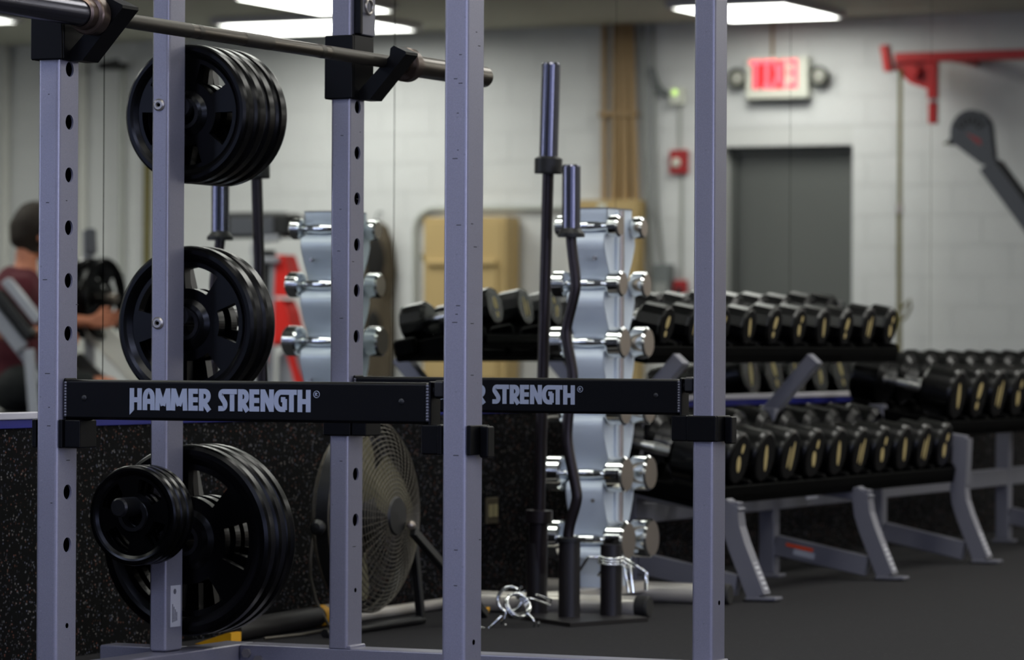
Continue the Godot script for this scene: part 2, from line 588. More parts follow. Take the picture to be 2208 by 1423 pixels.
# ---------------------------------------------------------------- rack
func face_with_holes(g: Geo, o: Vector3, ea: Vector3, ey: Vector3, nn: Vector3, w: float, h: float, holes: Array, r: float, deep: float) -> void:
	# a face w wide along ea and h high along ey with round holes at heights (with short bores behind)
	var k := 24
	var y := 0.0
	for hy: float in holes:
		var y0 := hy - w / 2.0
		var y1 := hy + w / 2.0
		if y0 > y:
			g.quad(o + ey * y, o + ea * w + ey * y, o + ea * w + ey * y0, o + ey * y0, nn)
		var c := o + ea * (w / 2.0) + ey * hy
		for j in k:
			var pts := []
			for a: float in [TAU * j / k, TAU * (j + 1) / k]:
				var d := Vector2(cos(a), sin(a))
				var m := maxf(absf(d.x), absf(d.y))
				pts.append([c + (ea * d.x + ey * d.y) * r, c + (ea * d.x + ey * d.y) * (w / 2.0 / m), ea * d.x + ey * d.y])
			g.quad(pts[0][0], pts[1][0], pts[1][1], pts[0][1], nn)
			g.quad_n(pts[0][0], pts[1][0], pts[1][0] - nn * deep, pts[0][0] - nn * deep, -pts[0][2], -pts[1][2], -pts[1][2], -pts[0][2])
		y = y1
	g.quad(o + ey * y, o + ea * w + ey * y, o + ea * w + ey * h, o + ey * h, nn)

const RX0 := 0.692   # near-mirror posts, x range
const RX1 := 0.740
const RX2 := 1.557
const RX3 := 1.605
const ZF := 0.0      # front posts, front face
const ZB := -1.215   # far posts, front face
const TW := 0.076

func upright(x0: float, x1: float, z1: float, y0: float, holed: bool, parent: Node) -> void:
	var z0 := z1 - TW
	var top := 2.3
	var g := Geo.new()
	var b := 0.008
	var holes := []
	var y := 0.347 - 0.1016 * 0.0
	# hole spacing 0.1016, lowest at 0.332 above the floor
	for i in 19:
		holes.append(0.333 + 0.1016 * i - y0)
	var u := Vector3.UP
	var hh := top - y0
	# faces: +z, -z, -x plain; +x holed where wanted
	g.quad(V(x0 + b, y0, z1), V(x1 - b, y0, z1), V(x1 - b, top, z1), V(x0 + b, top, z1), V(0, 0, 1))
	g.quad(V(x0 + b, y0, z0), V(x1 - b, y0, z0), V(x1 - b, top, z0), V(x0 + b, top, z0), V(0, 0, -1))
	if holed:
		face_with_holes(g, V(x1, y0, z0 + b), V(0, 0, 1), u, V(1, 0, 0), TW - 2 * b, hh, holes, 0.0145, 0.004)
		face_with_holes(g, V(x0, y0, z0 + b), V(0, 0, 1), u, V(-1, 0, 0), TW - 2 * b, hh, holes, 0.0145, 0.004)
	else:
		g.quad(V(x1, y0, z0 + b), V(x1, y0, z1 - b), V(x1, top, z1 - b), V(x1, top, z0 + b), V(1, 0, 0))
		g.quad(V(x0, y0, z0 + b), V(x0, y0, z1 - b), V(x0, top, z1 - b), V(x0, top, z0 + b), V(-1, 0, 0))
	# rounded corners
	for cx: Array in [[x0 + b, -1.0], [x1 - b, 1.0]]:
		for cz: Array in [[z0 + b, -1.0], [z1 - b, 1.0]]:
			for j in 5:
				var a0 := PI / 2 * j / 5.0
				var a1 := PI / 2 * (j + 1) / 5.0
				var d0 := V(cx[1] * cos(a0), 0, cz[1] * sin(a0))
				var d1 := V(cx[1] * cos(a1), 0, cz[1] * sin(a1))
				var c := V(cx[0], y0, cz[0])
				g.quad_n(c + d0 * b, c + d1 * b, c + d1 * b + u * hh, c + d0 * b + u * hh, d0, d1, d1, d0)
	g.box(V(x0 + b, top - 0.002, z0 + b), V(x1 - b, top, z1 - b))
	var o := obj("upright", g, mats.silver_paint, parent)
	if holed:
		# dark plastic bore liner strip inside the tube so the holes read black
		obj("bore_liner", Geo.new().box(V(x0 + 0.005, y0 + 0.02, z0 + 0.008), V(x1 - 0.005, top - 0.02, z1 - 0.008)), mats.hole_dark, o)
	# small bolt hole near the foot
	obj("bolt_hole", Geo.new().cyl(V(x1 - 0.002, 0.178, z1 - TW / 2), V(x1 + 0.0006, 0.178, z1 - TW / 2), 0.005, -1, 12), mats.hole_dark, o)
	# weld at the foot
	obj("weld", Geo.new().bar(V(x1 + 0.002, y0 + 0.002, z0), V(x1 + 0.002, y0 + 0.002, z1), V(1, 0, 0), 0.012, 0.010, 0.003), mats.silver_paint, o)

func power_rack() -> void:
	var t := thing("power_rack", V(1.15, 0, -0.64), "silver steel power rack with drilled uprights filling the front of the view", "power rack")
	upright(RX0, RX1, ZF, 0.051, true, t)
	upright(RX0, RX1, ZB, 0.051, true, t)
	upright(RX2, RX3, ZF, 0.051, false, t)
	upright(RX2, RX3, ZB, 0.051, false, t)
	# small dark nicks worn into the paint near the edges
	var sr := RandomNumberGenerator.new()
	sr.seed = 21
	for i in 40:
		var p: Array = [[RX3, ZF], [RX3, ZF], [RX1, ZF], [RX1, ZB]][i % 4]
		var y := sr.randf_range(0.25, 1.3)
		var w := sr.randf_range(0.004, 0.016)
		if i % 3 == 0:
			var z: float = p[1] - sr.randf_range(0.010, 0.066)
			obj("scuff", Geo.new().box(V(p[0] - 0.0004, y, z - w), V(p[0] + 0.0003, y + 0.0016, z)), mats.scuff_dark, t)
		else:
			var x: float = p[0] - sr.randf_range(0.009, 0.026)
			obj("scuff", Geo.new().box(V(x - w * 0.7, y, p[1] - 0.0004), V(x, y + 0.0016, p[1] + 0.0003)), mats.scuff_dark, t)
	# base rails
	obj("base_rail", Geo.new().box(V(0.468, 0, ZB - TW), V(1.66, 0.051, ZB), 0.004), mats.silver_paint, t)
	obj("base_rail", Geo.new().box(V(0.395, 0, -1.29), V(0.468, 0.051, 0.05), 0.004), mats.silver_paint, t)
	obj("base_rail", Geo.new().box(V(1.545, 0, ZB), V(1.617, 0.051, 0.08), 0.004), mats.silver_paint, t)
	obj("base_rail", Geo.new().box(V(0.468, 0, -TW), V(RX1 + 0.02, 0.051, 0.0), 0.004), mats.silver_paint, t)
	obj("foot_bar", Geo.new().box(V(0.205, 0, -1.12), V(0.395, 0.051, -1.05), 0.004), mats.silver_paint, t)
	for q: Vector3 in [V(0.49, 0.032, ZB + 0.001), V(0.52, 0.018, ZB + 0.001)]:
		obj("bolt", Geo.new().cyl(q, q + V(0, 0, 0.008), 0.011, -1, 6), mats.bolt_steel, t)
	# top rails (above the picture)
	obj("top_rail", Geo.new().box(V(RX1, 2.22, ZF - TW), V(RX2, 2.29, ZF), 0.004), mats.silver_paint, t)
	obj("top_rail", Geo.new().box(V(RX1, 2.22, ZB - TW), V(RX2, 2.29, ZB), 0.004), mats.silver_paint, t)
	obj("top_rail", Geo.new().box(V(RX0, 2.22, ZB), V(RX1, 2.29, ZF - TW), 0.004), mats.silver_paint, t)
	obj("top_rail", Geo.new().box(V(RX2, 2.22, ZB), V(RX3, 2.29, ZF - TW), 0.004), mats.silver_paint, t)
	# plate storage post
	var px0 := 0.401
	var px1 := 0.445
	var pz1 := -0.930
	var pz0 := -1.006
	var post := obj("storage_post", Geo.new().box(V(px0, 0.051, pz0), V(px1, 1.9, pz1), 0.007), mats.silver_paint, t)
	obj("top_brace", Geo.new().box(V(px1, 1.82, pz0), V(RX0, 1.88, pz1), 0.004).box(V(RX0 - 0.05, 1.82, ZB), V(RX0, 1.88, pz0), 0.004), mats.silver_paint, t)
	for y: float in [1.240, 0.766]:
		var bo := obj("bolt", Geo.new().lathe([[0.0135, 0.0], [0.0135, 0.003], [0.010, 0.006], [0.006, 0.006], [0.005, 0.003], [0.0, 0.003]], V(0.4215, y, pz1), V(0, 0, 1), 20, false), mats.bolt_steel, t)
		obj("bolt_socket", Geo.new().cyl(V(0.4215, y, pz1 + 0.002), V(0.4215, y, pz1 + 0.0036), 0.0045, -1, 6), mats.hole_dark, bo)
	for y: float in [1.240, 0.782, 0.309]:
		obj("weight_peg", Geo.new().lathe([[0.021, 0.0], [0.021, 0.27], [0.017, 0.275]], V(0.432, y, pz0), V(0, 0, -1), 20), mats.plate_hub, t)
	obj("weight_peg", Geo.new().lathe([[0.021, 0.0], [0.021, 0.16], [0.017, 0.165]], V(0.421, 0.371, pz1), V(0, 0, 1), 20), mats.plate_hub, t)
	var st := obj("sticker", Geo.new().box(V(px1, 0.105, -0.992), V(px1 + 0.0008, 0.195, -0.949)), mats.sticker_white, t)
	st.set_meta("label", "white paper sticker low on the storage post")
	var prn := Geo.new()
	for k in 4:
		prn.box(V(px1 + 0.0008, 0.115 + 0.001 * k, -0.958 - k * 0.006), V(px1 + 0.0012, 0.155 - 0.006 * k, -0.955 - k * 0.006))
	prn.lathe([[0.006, 0.0], [0.006, 0.0004]], V(px1 + 0.0008, 0.182, -0.966), V(1, 0, 0), 12)
	obj("print", prn, mats.sticker_text, st)

func j_hook(z1: float, label: String) -> void:
	var t := thing("bar_hook", V(0.74, 1.263, z1), label, "barbell hook", "hooks that hold the barbell")
	var a := 0.011
	var y0 := 1.263
	var y1 := 1.404
	var z0 := z1 - TW
	# sleeve round the upright
	var g := Geo.new()
	g.box(V(RX0 - a, y0, z1 + 0.001), V(RX1 + a, y1, z1 + a), 0.003)
	g.box(V(RX0 - a, y0, z0 - a), V(RX0 - 0.001, y1, z1 + 0.001), 0.003)
	obj("sleeve", g, mats.black_powder, t)
	obj("side_plate", Geo.new().box(V(RX1 + 0.001, y0, z0 - 0.022), V(RX1 + 0.010, y1 + 0.003, z1 + 0.001), 0.004), mats.black_powder, t)
	# upper latch plate with a pull ring
	obj("latch_plate", Geo.new().box(V(RX1 + 0.001, y1 + 0.003, z0 - 0.024), V(RX1 + 0.012, 1.60, z1 - 0.028), 0.003), mats.grey_paint, t)
	obj("latch_edge", Geo.new().box(V(RX1 + 0.001, y1 + 0.003, z1 - 0.028), V(RX1 + 0.018, 1.60, z1 - 0.014), 0.003), mats.black_powder, t)
	var ring := []
	for k in 16:
		ring.append(V(RX1 + 0.018, 1.470 + 0.016 * sin(TAU * k / 16), z0 + 0.02 + 0.016 * cos(TAU * k / 16)))
	obj("pull_ring", Geo.new().tube(ring, 0.0035, 8, true), mats.bolt_steel, t)
	# cradle arm rising outwards at 45 degrees
	var zc := z0 + 0.024
	var arm := Geo.new()
	var poly := PackedVector2Array([Vector2(0.75, 1.262), Vector2(0.777, 1.262), Vector2(0.866, 1.360), Vector2(0.866, 1.366), Vector2(0.836, 1.380), Vector2(0.828, 1.374), Vector2(0.826, 1.357), Vector2(0.75, 1.282)])
	arm.prism(poly, V(0, 0, zc - 0.030), V(1, 0, 0), V(0, 1, 0), V(0, 0, 1), 0.060)
	obj("cradle", arm, mats.black_powder, t)

func barbell() -> void:
	var x := 0.806
	var y := 1.347
	var t := thing("barbell", V(x, y - 0.03, -0.68), "worn steel barbell lying across the two hooks at the top", "barbell")
	var zi := -0.02      # near inner collar face
	var zo := -1.343     # far inner collar face
	var a := V(0, 0, -1)
	var g := Geo.new()
	g.cyl(V(x, y, zi), V(x, y, zo), 0.0145, -1, 20)
	var shaft := obj("shaft", g, mats.bar_steel, t)
	# knurled bands, slightly proud
	for r: Array in [[-0.05, -0.38], [-0.405, -0.425], [-0.60, -0.72], [-0.935, -0.955], [-0.98, -1.31]]:
		obj("knurling", Geo.new().cyl(V(x, y, r[0]), V(x, y, r[1]), 0.0149, -1, 20, false), mats.knurled_steel, shaft)
	for s in 2:
		var d := V(0, 0, 1) if s == 0 else V(0, 0, -1)
		var o := V(x, y, zi if s == 0 else zo)
		obj("collar", Geo.new().lathe([[0.016, 0.002], [0.022, 0.0], [0.036, 0.0], [0.0385, 0.004], [0.0385, 0.028], [0.036, 0.031], [0.030, 0.033], [0.030, 0.052], [0.0255, 0.056]], o, d, 32, false), mats.collar_steel, t)
		obj("sleeve", Geo.new().lathe([[0.0245, 0.05], [0.0245, 0.425], [0.0215, 0.43], [0.0, 0.43]], o, d, 28, false), mats.sleeve_steel if s == 0 else mats.bar_steel, t)

var strokes := 0

func stroke(g: Geo, pts: Array, w: float, o: Vector3, sx: float, sy: float) -> void:
	# a thick pen line in the letter plane (x right, y up), as a thin raised ribbon
	strokes += 1
	for i in pts.size() - 1:
		var a: Vector2 = pts[i]
		var b: Vector2 = pts[i + 1]
		a *= Vector2(sx, sy)
		b *= Vector2(sx, sy)
		var d := (b - a).normalized()
		var e := Vector2(-d.y, d.x) * w / 2.0
		var x := d * (w * 0.12)
		if i > 0:
			a -= x
		if i < pts.size() - 2:
			b += x
		g.prism(PackedVector2Array([a - e, b - e, b + e, a + e]), o, V(1, 0, 0), V(0, 1, 0), V(0, 0, 1), 0.0008 + 0.00003 * (strokes % 23) + 0.00001 * (i % 3))

func arc(c: Vector2, r: Vector2, a0: float, a1: float, k := 8) -> Array:
	var out := []
	for i in k + 1:
		var a := deg_to_rad(lerpf(a0, a1, float(i) / k))
		out.append(c + Vector2(cos(a) * r.x, sin(a) * r.y))
	return out

# one letter in a box one unit wide and one unit high
func letter(g: Geo, ch: String, o: Vector3, wd: float, ht: float) -> void:
	var w := ht * 0.23
	var l := w / 2.0 / wd
	var r := 1.0 - l
	var b := w / 2.0 / ht
	var u := 1.0 - b
	var P := func(x: float, y: float) -> Vector2: return Vector2(x, y)
	var S := func(pts: Array) -> void: stroke(g, pts, w, o, wd, ht)
	match ch:
		"H":
			S.call([P.call(l, 0), P.call(l, 1)])
			S.call([P.call(r, 0), P.call(r, 1)])
			S.call([P.call(l, 0.47), P.call(r, 0.47)])
		"A":
			S.call([P.call(l, 0), P.call(l, 0.55)] + arc(Vector2(0.5, 0.55), Vector2(0.5 - l, 0.45 - b), 180, 0, 10) + [P.call(r, 0.55), P.call(r, 0)])
			S.call([P.call(l, 0.40), P.call(r, 0.40)])
		"M":
			S.call([P.call(l * 0.8, 0), P.call(0.16, 1)])
			S.call([P.call(0.16, 0.95), P.call(0.5, 0.22)])
			S.call([P.call(0.5, 0.22), P.call(0.84, 0.95)])
			S.call([P.call(0.84, 1), P.call(1.0 - l * 0.8, 0)])
		"E":
			S.call([P.call(l, 0), P.call(l, 1)])
			for y: float in [b, 0.5, u]:
				S.call([P.call(l, y), P.call(1.0, y)])
		"R":
			S.call([P.call(l, 0), P.call(l, 1)])
			S.call([P.call(l, u)] + arc(Vector2(0.48, 0.66), Vector2(0.52 - l, 0.34 - b), 90, -90, 10) + [P.call(l, 0.32 + b)])
			S.call([P.call(0.42, 0.38), P.call(1.0 - l * 0.6, 0)])
		"S":
			S.call([P.call(1.0, u)] + arc(Vector2(0.55, 0.73), Vector2(0.55 - l, 0.27 - b), 90, 215, 8) + arc(Vector2(0.45, 0.29), Vector2(0.55 - l, 0.29 - b), 40, -90, 8) + [P.call(0.0, b)])
		"T":
			S.call([P.call(0, u), P.call(1, u)])
			S.call([P.call(0.5, 0), P.call(0.5, 1)])
		"N":
			S.call([P.call(l, 0), P.call(l, 1)])
			S.call([P.call(r, 0), P.call(r, 1)])
			S.call([P.call(l, 0.95), P.call(r, 0.05)])
		"G":
			S.call([P.call(0.95, u)] + arc(Vector2(0.55, 0.5), Vector2(0.55 - l, 0.5 - b), 90, 270, 14) + [P.call(r, b), P.call(r, 0.55), P.call(0.55, 0.55)])

func brand_lettering(o: Vector3, total: float, ht: float, mat_: Material, parent: Node) -> void:
	# positions in fractions of the whole line, read off the bar
	var rows := [["H", 0.0, 0.068], ["A", 0.074, 0.141], ["M", 0.146, 0.229], ["M", 0.233, 0.322], ["E", 0.330, 0.382], ["R", 0.389, 0.453], ["S", 0.497, 0.546], ["T", 0.545, 0.598], ["R", 0.604, 0.664], ["E", 0.667, 0.720], ["N", 0.728, 0.800], ["G", 0.800, 0.872], ["T", 0.868, 0.925], ["H", 0.930, 1.0]]
	var line := Node3D.new()
	var g := Geo.new()
	for r: Array in rows:
		letter(g, r[0], o + V(r[1] * total, 0, 0), (r[2] - r[1]) * total, ht)
	line.free()
	# the long pointed tail of the first letter
	g.prism(PackedVector2Array([Vector2(0, 0.002), Vector2(0, -0.22 * ht), Vector2(0.23 * ht, 0.0), Vector2(0.23 * ht, 0.002)]), o, V(1, 0, 0), V(0, 1, 0), V(0, 0, 1), 0.0008)
	var ring := []
	var c := o + V(total * 1.032, ht * 0.80, 0.0008)
	for k in 16:
		ring.append(c + V(0.0062 * cos(TAU * k / 16), 0.0062 * sin(TAU * k / 16), 0))
	g.tube(ring, 0.0007, 5, true)
	stroke(g, [Vector2(-0.002, -0.003), Vector2(-0.002, 0.003), Vector2(0.002, 0.002), Vector2(-0.002, 0.0), Vector2(0.0025, -0.003)], 0.0010, c, 1, 1)
	obj("lettering", g, mat_, parent)

func safety_bar(zc: float, label: String) -> void:
	var t := thing("safety_bar", V(1.13, 0.575, zc), label, "safety bar", "black safety bars with white lettering")
	var x0 := 0.748
	var x1 := 1.520
	var zf := zc + 0.025
	var body := Geo.new().box(V(x0, 0.575, zc - 0.025), V(x1, 0.651, zf), 0.006)
	obj("tube", body, mats.black_powder, t)
	for x: float in [x0, x1]:
		var wl := []
		for k in 25:
			wl.append([0.0030 + 0.0008 * (k % 2), 0.0028 * k])
		obj("weld", Geo.new().lathe(wl, V(x, 0.580, zf - 0.003), Vector3.UP, 8), mats.weld_bead, t)
	obj("end_plate", Geo.new().box(V(x0 - 0.006, 0.572, zc - 0.022), V(x0, 0.654, zc + 0.022), 0.003), mats.black_powder, t)
	obj("end_plate", Geo.new().box(V(x1, 0.572, zc - 0.022), V(x1 + 0.006, 0.654, zc + 0.022), 0.003), mats.black_powder, t)
	obj("pin", Geo.new().cyl(V(RX0 + 0.02, 0.637, zc), V(x0 - 0.006, 0.637, zc), 0.012, -1, 16), mats.black_steel, t)
	obj("pin", Geo.new().cyl(V(x1 + 0.006, 0.637, zc), V(RX2, 0.637, zc), 0.012, -1, 16), mats.black_steel, t)
	obj("pin_block", Geo.new().box(V(x1 + 0.006, 0.622, zc - 0.016), V(x1 + 0.03, 0.656, zc + 0.016), 0.006), mats.black_steel, t)
	for x: float in [x0 + 0.043, x1 - 0.052]:
		obj("rivet", Geo.new().ball(V(x, 0.616, zf), V(0.006, 0.006, 0.0025), 8), mats.black_steel, t)
	brand_lettering(V(0.892, 0.5945, zf), 0.388, 0.0415, mats.decal_white, t)

func safety_bracket(x0: float, x1: float, zp: float, inner: float, label: String) -> void:
	# a U-shaped black sleeve round an upright, open on the outer side, with a small shelf towards the bar
	var t := thing("bar_bracket", V((x0 + x1) / 2, 0.522, zp - TW / 2), label, "bar bracket", "black brackets under the safety bars")
	var a := 0.010
	var y0 := 0.520
	var y1 := 0.5745
	var z0 := zp - TW
	var g := Geo.new()
	var zi := zp + 0.001 if inner > 0 else z0 - 0.001 - a
	g.box(V(x0 - a, y0, zi), V(x1 + a, y1, zi + a), 0.003)
	obj("sleeve", g, mats.black_powder, t)
	obj("cheek", Geo.new().box(V(x0 - a, y0, z0), V(x0 - 0.001, y1, zp), 0.002), mats.black_powder, t)
	obj("cheek", Geo.new().box(V(x1 + 0.001, y0, z0), V(x1 + a, y1, zp), 0.002), mats.black_powder, t)
	var sx0 := x0 - a - 0.036 if x0 > 1.2 else x1 + a
	obj("shelf", Geo.new().box(V(sx0, y0, z0 + 0.006), V(sx0 + 0.036, y1, zp + (0.006 if inner > 0 else -0.006)), 0.003), mats.black_powder, t)
	if x0 > 1.2:
		obj("lip", Geo.new().box(V(x1 + a, y0 - 0.005, z0 + 0.01), V(x1 + a + 0.018, y1 - 0.002, z0 + 0.04), 0.003), mats.black_powder, t)

# ---------------------------------------------------------------- weight plates (axis along z, centre at origin, front face at z = 0)
func plate_meshes(R: float, T: float, opens: int, phase: float) -> Array:
	var g := Geo.new()
	var A := V(0, 0, -1)
	# rim: rounded closed ring
	g.lathe([[R * 0.80, T * 0.22], [R * 0.86, T * 0.06], [R * 0.90, 0.0], [R * 0.95, 0.0], [R * 0.985, T * 0.10], [R, T * 0.28], [R, T * 0.72], [R * 0.985, T * 0.90], [R * 0.95, T], [R * 0.90, T], [R * 0.86, T * 0.94], [R * 0.80, T * 0.78]], V(0, 0, 0), A, 72, false, true)
	# hub
	g.lathe([[0.0265, T * 0.02], [R * 0.22, T * 0.02], [R * 0.27, T * 0.08], [R * 0.33, T * 0.22], [R * 0.33, T * 0.78], [R * 0.27, T * 0.92], [R * 0.22, T * 0.98], [0.0265, T * 0.98]], V(0, 0, 0), A, 48, false, true)
	# web with hand openings
	var k := 90
	var f := Geo.frame(A)
	var fx: Vector3 = f[0]
	var fy: Vector3 = f[1]
	var r_in := R * 0.46
	var r_out := R * 0.74
	var za := -T * 0.24
	var zb := -T * 0.76
	var P := func(a: float, r: float, z: float) -> Vector3: return (fx * cos(a) + fy * sin(a)) * r + V(0, 0, z)
	var radii := [R * 0.33, r_in, (r_in + r_out) / 2.0, r_out, R * 0.80]
	var open_at := func(j: int, ring: int) -> bool:
		if opens == 0 or ring < 1 or ring > 2:
			return false
		var ph := fposmod((j + 0.5) / k * opens + phase, 1.0)
		return absf(ph - 0.5) < 0.28
	for j in k:
		var a0 := TAU * j / k
		var a1 := TAU * (j + 1) / k
		for ring in 4:
			var r0: float = radii[ring]
			var r1: float = radii[ring + 1]
			if open_at.call(j, ring):
				continue
			g.quad(P.call(a0, r0, za), P.call(a1, r0, za), P.call(a1, r1, za), P.call(a0, r1, za), V(0, 0, 1))
			g.quad(P.call(a0, r0, zb), P.call(a1, r0, zb), P.call(a1, r1, zb), P.call(a0, r1, zb), V(0, 0, -1))
			if open_at.call((j + 1) % k, ring):
				g.quad(P.call(a1, r0, za), P.call(a1, r1, za), P.call(a1, r1, zb), P.call(a1, r0, zb), P.call(a1 + PI / 2, 1, 0))
			if open_at.call((j + k - 1) % k, ring):
				g.quad(P.call(a0, r0, za), P.call(a0, r1, za), P.call(a0, r1, zb), P.call(a0, r0, zb), P.call(a0 - PI / 2, 1, 0))
			for up: int in [-1, 1]:
				if ring + up >= 0 and ring + up < 4 and open_at.call(j, ring + up):
					var rr := r1 if up > 0 else r0
					g.quad(P.call(a0, rr, za), P.call(a1, rr, za), P.call(a1, rr, zb), P.call(a0, rr, zb), P.call((a0 + a1) / 2, up, 0))
	var hub := Geo.new()
	hub.lathe([[0.0255, -0.001], [0.034, -0.001], [0.034, T + 0.001], [0.0255, T + 0.001]], V(0, 0, 0), A, 28, false, true)
	return [g, hub]

func plate(R: float, T: float, opens: int, phase: float, label: String, group: String) -> Node3D:
	var pm := plate_meshes(R, T, opens, phase)
	var t := thing("weight_plate", Vector3.ZERO, label, "weight plate", group)
	obj("body", pm[0], mats.rubber_plate, t)
	obj("bore_ring", pm[1], mats.plate_hub, t)
	return t

func plate_stack(R: float, T: float, n: int, opens: int, at: Vector3, what: String, group: String, turn := 0.17) -> void:
	var words := ["first", "second", "third", "fourth"]
	var first := plate(R, T, opens, 0.0, "%s, %s behind the storage post" % [what, words[0]], group)
	first.position = at
	first.rotation.z = rng.randf() * 0.3 + turn
	for i in range(1, n):
		var d := dup(first, "weight_plate", at + V(0.002 * (i % 2), 0, -(T + 0.002) * i), "%s, %s behind the storage post" % [what, words[i]])
		d.rotation.z = first.rotation.z + turn * i * (1.0 if R < 0.16 else 0.4)

func plates() -> void:
	plate_stack(0.1535, 0.047, 4, 5, V(0.433, 1.2265, -1.020), "black rubber grip plate on the top peg of the rack", "plates on the top peg")
	plate_stack(0.173, 0.050, 2, 5, V(0.436, 0.7635, -1.020), "larger black grip plate on the middle peg of the rack", "plates on the middle peg", 0.45)
	plate_stack(0.210, 0.043, 3, 5, V(0.438, 0.2905, -1.020), "biggest black grip plate on the lowest peg near the floor", "plates on the lowest peg", 0.3)
	var s := plate(0.108, 0.026, 4, 0.1, "small black plate in front of the post, nearest of the three", "small plates before the post")
	s.position = V(0.421, 0.3515, -0.824)
	for i in [1, 2]:
		dup(s, "weight_plate", V(0.421, 0.3515, -0.824 - 0.028 * i), ["", "small black plate in front of the post, middle of the three", "small black plate in front of the post, touching close to it"][i])

# ---------------------------------------------------------------- dumbbell tree and bar holder
func chrome_dumbbell(Lh: float, R: float, handle: float) -> Node3D:
	# axis along x, centred at the origin
	var t := thing("chrome_dumbbell", Vector3.ZERO, "", "dumbbell", "chrome dumbbells on the tree")
	var h := handle / 2.0
	obj("grip", Geo.new().lathe([[0.010, -h], [0.0115, -h * 0.7], [0.0145, -h * 0.35], [0.0155, 0.0], [0.0145, h * 0.35], [0.0115, h * 0.7], [0.010, h]], Vector3.ZERO, V(1, 0, 0), 20), mats.chrome, t)
	for s: float in [-1.0, 1.0]:
		var hd := obj("head", Geo.new().lathe([[0.012, 0.0], [R * 0.55, 0.0], [R * 0.9, Lh * 0.08], [R, Lh * 0.2], [R, Lh - 0.006], [R - 0.006, Lh]], V(s * h, 0, 0), V(s, 0, 0), 32, false), mats.chrome, t)
		obj("end_face", Geo.new().lathe([[R - 0.005, Lh - 0.0005], [0.0, Lh - 0.0005]], V(s * h, 0, 0), V(s, 0, 0), 32, false), mats.chrome_end, hd)
	return t

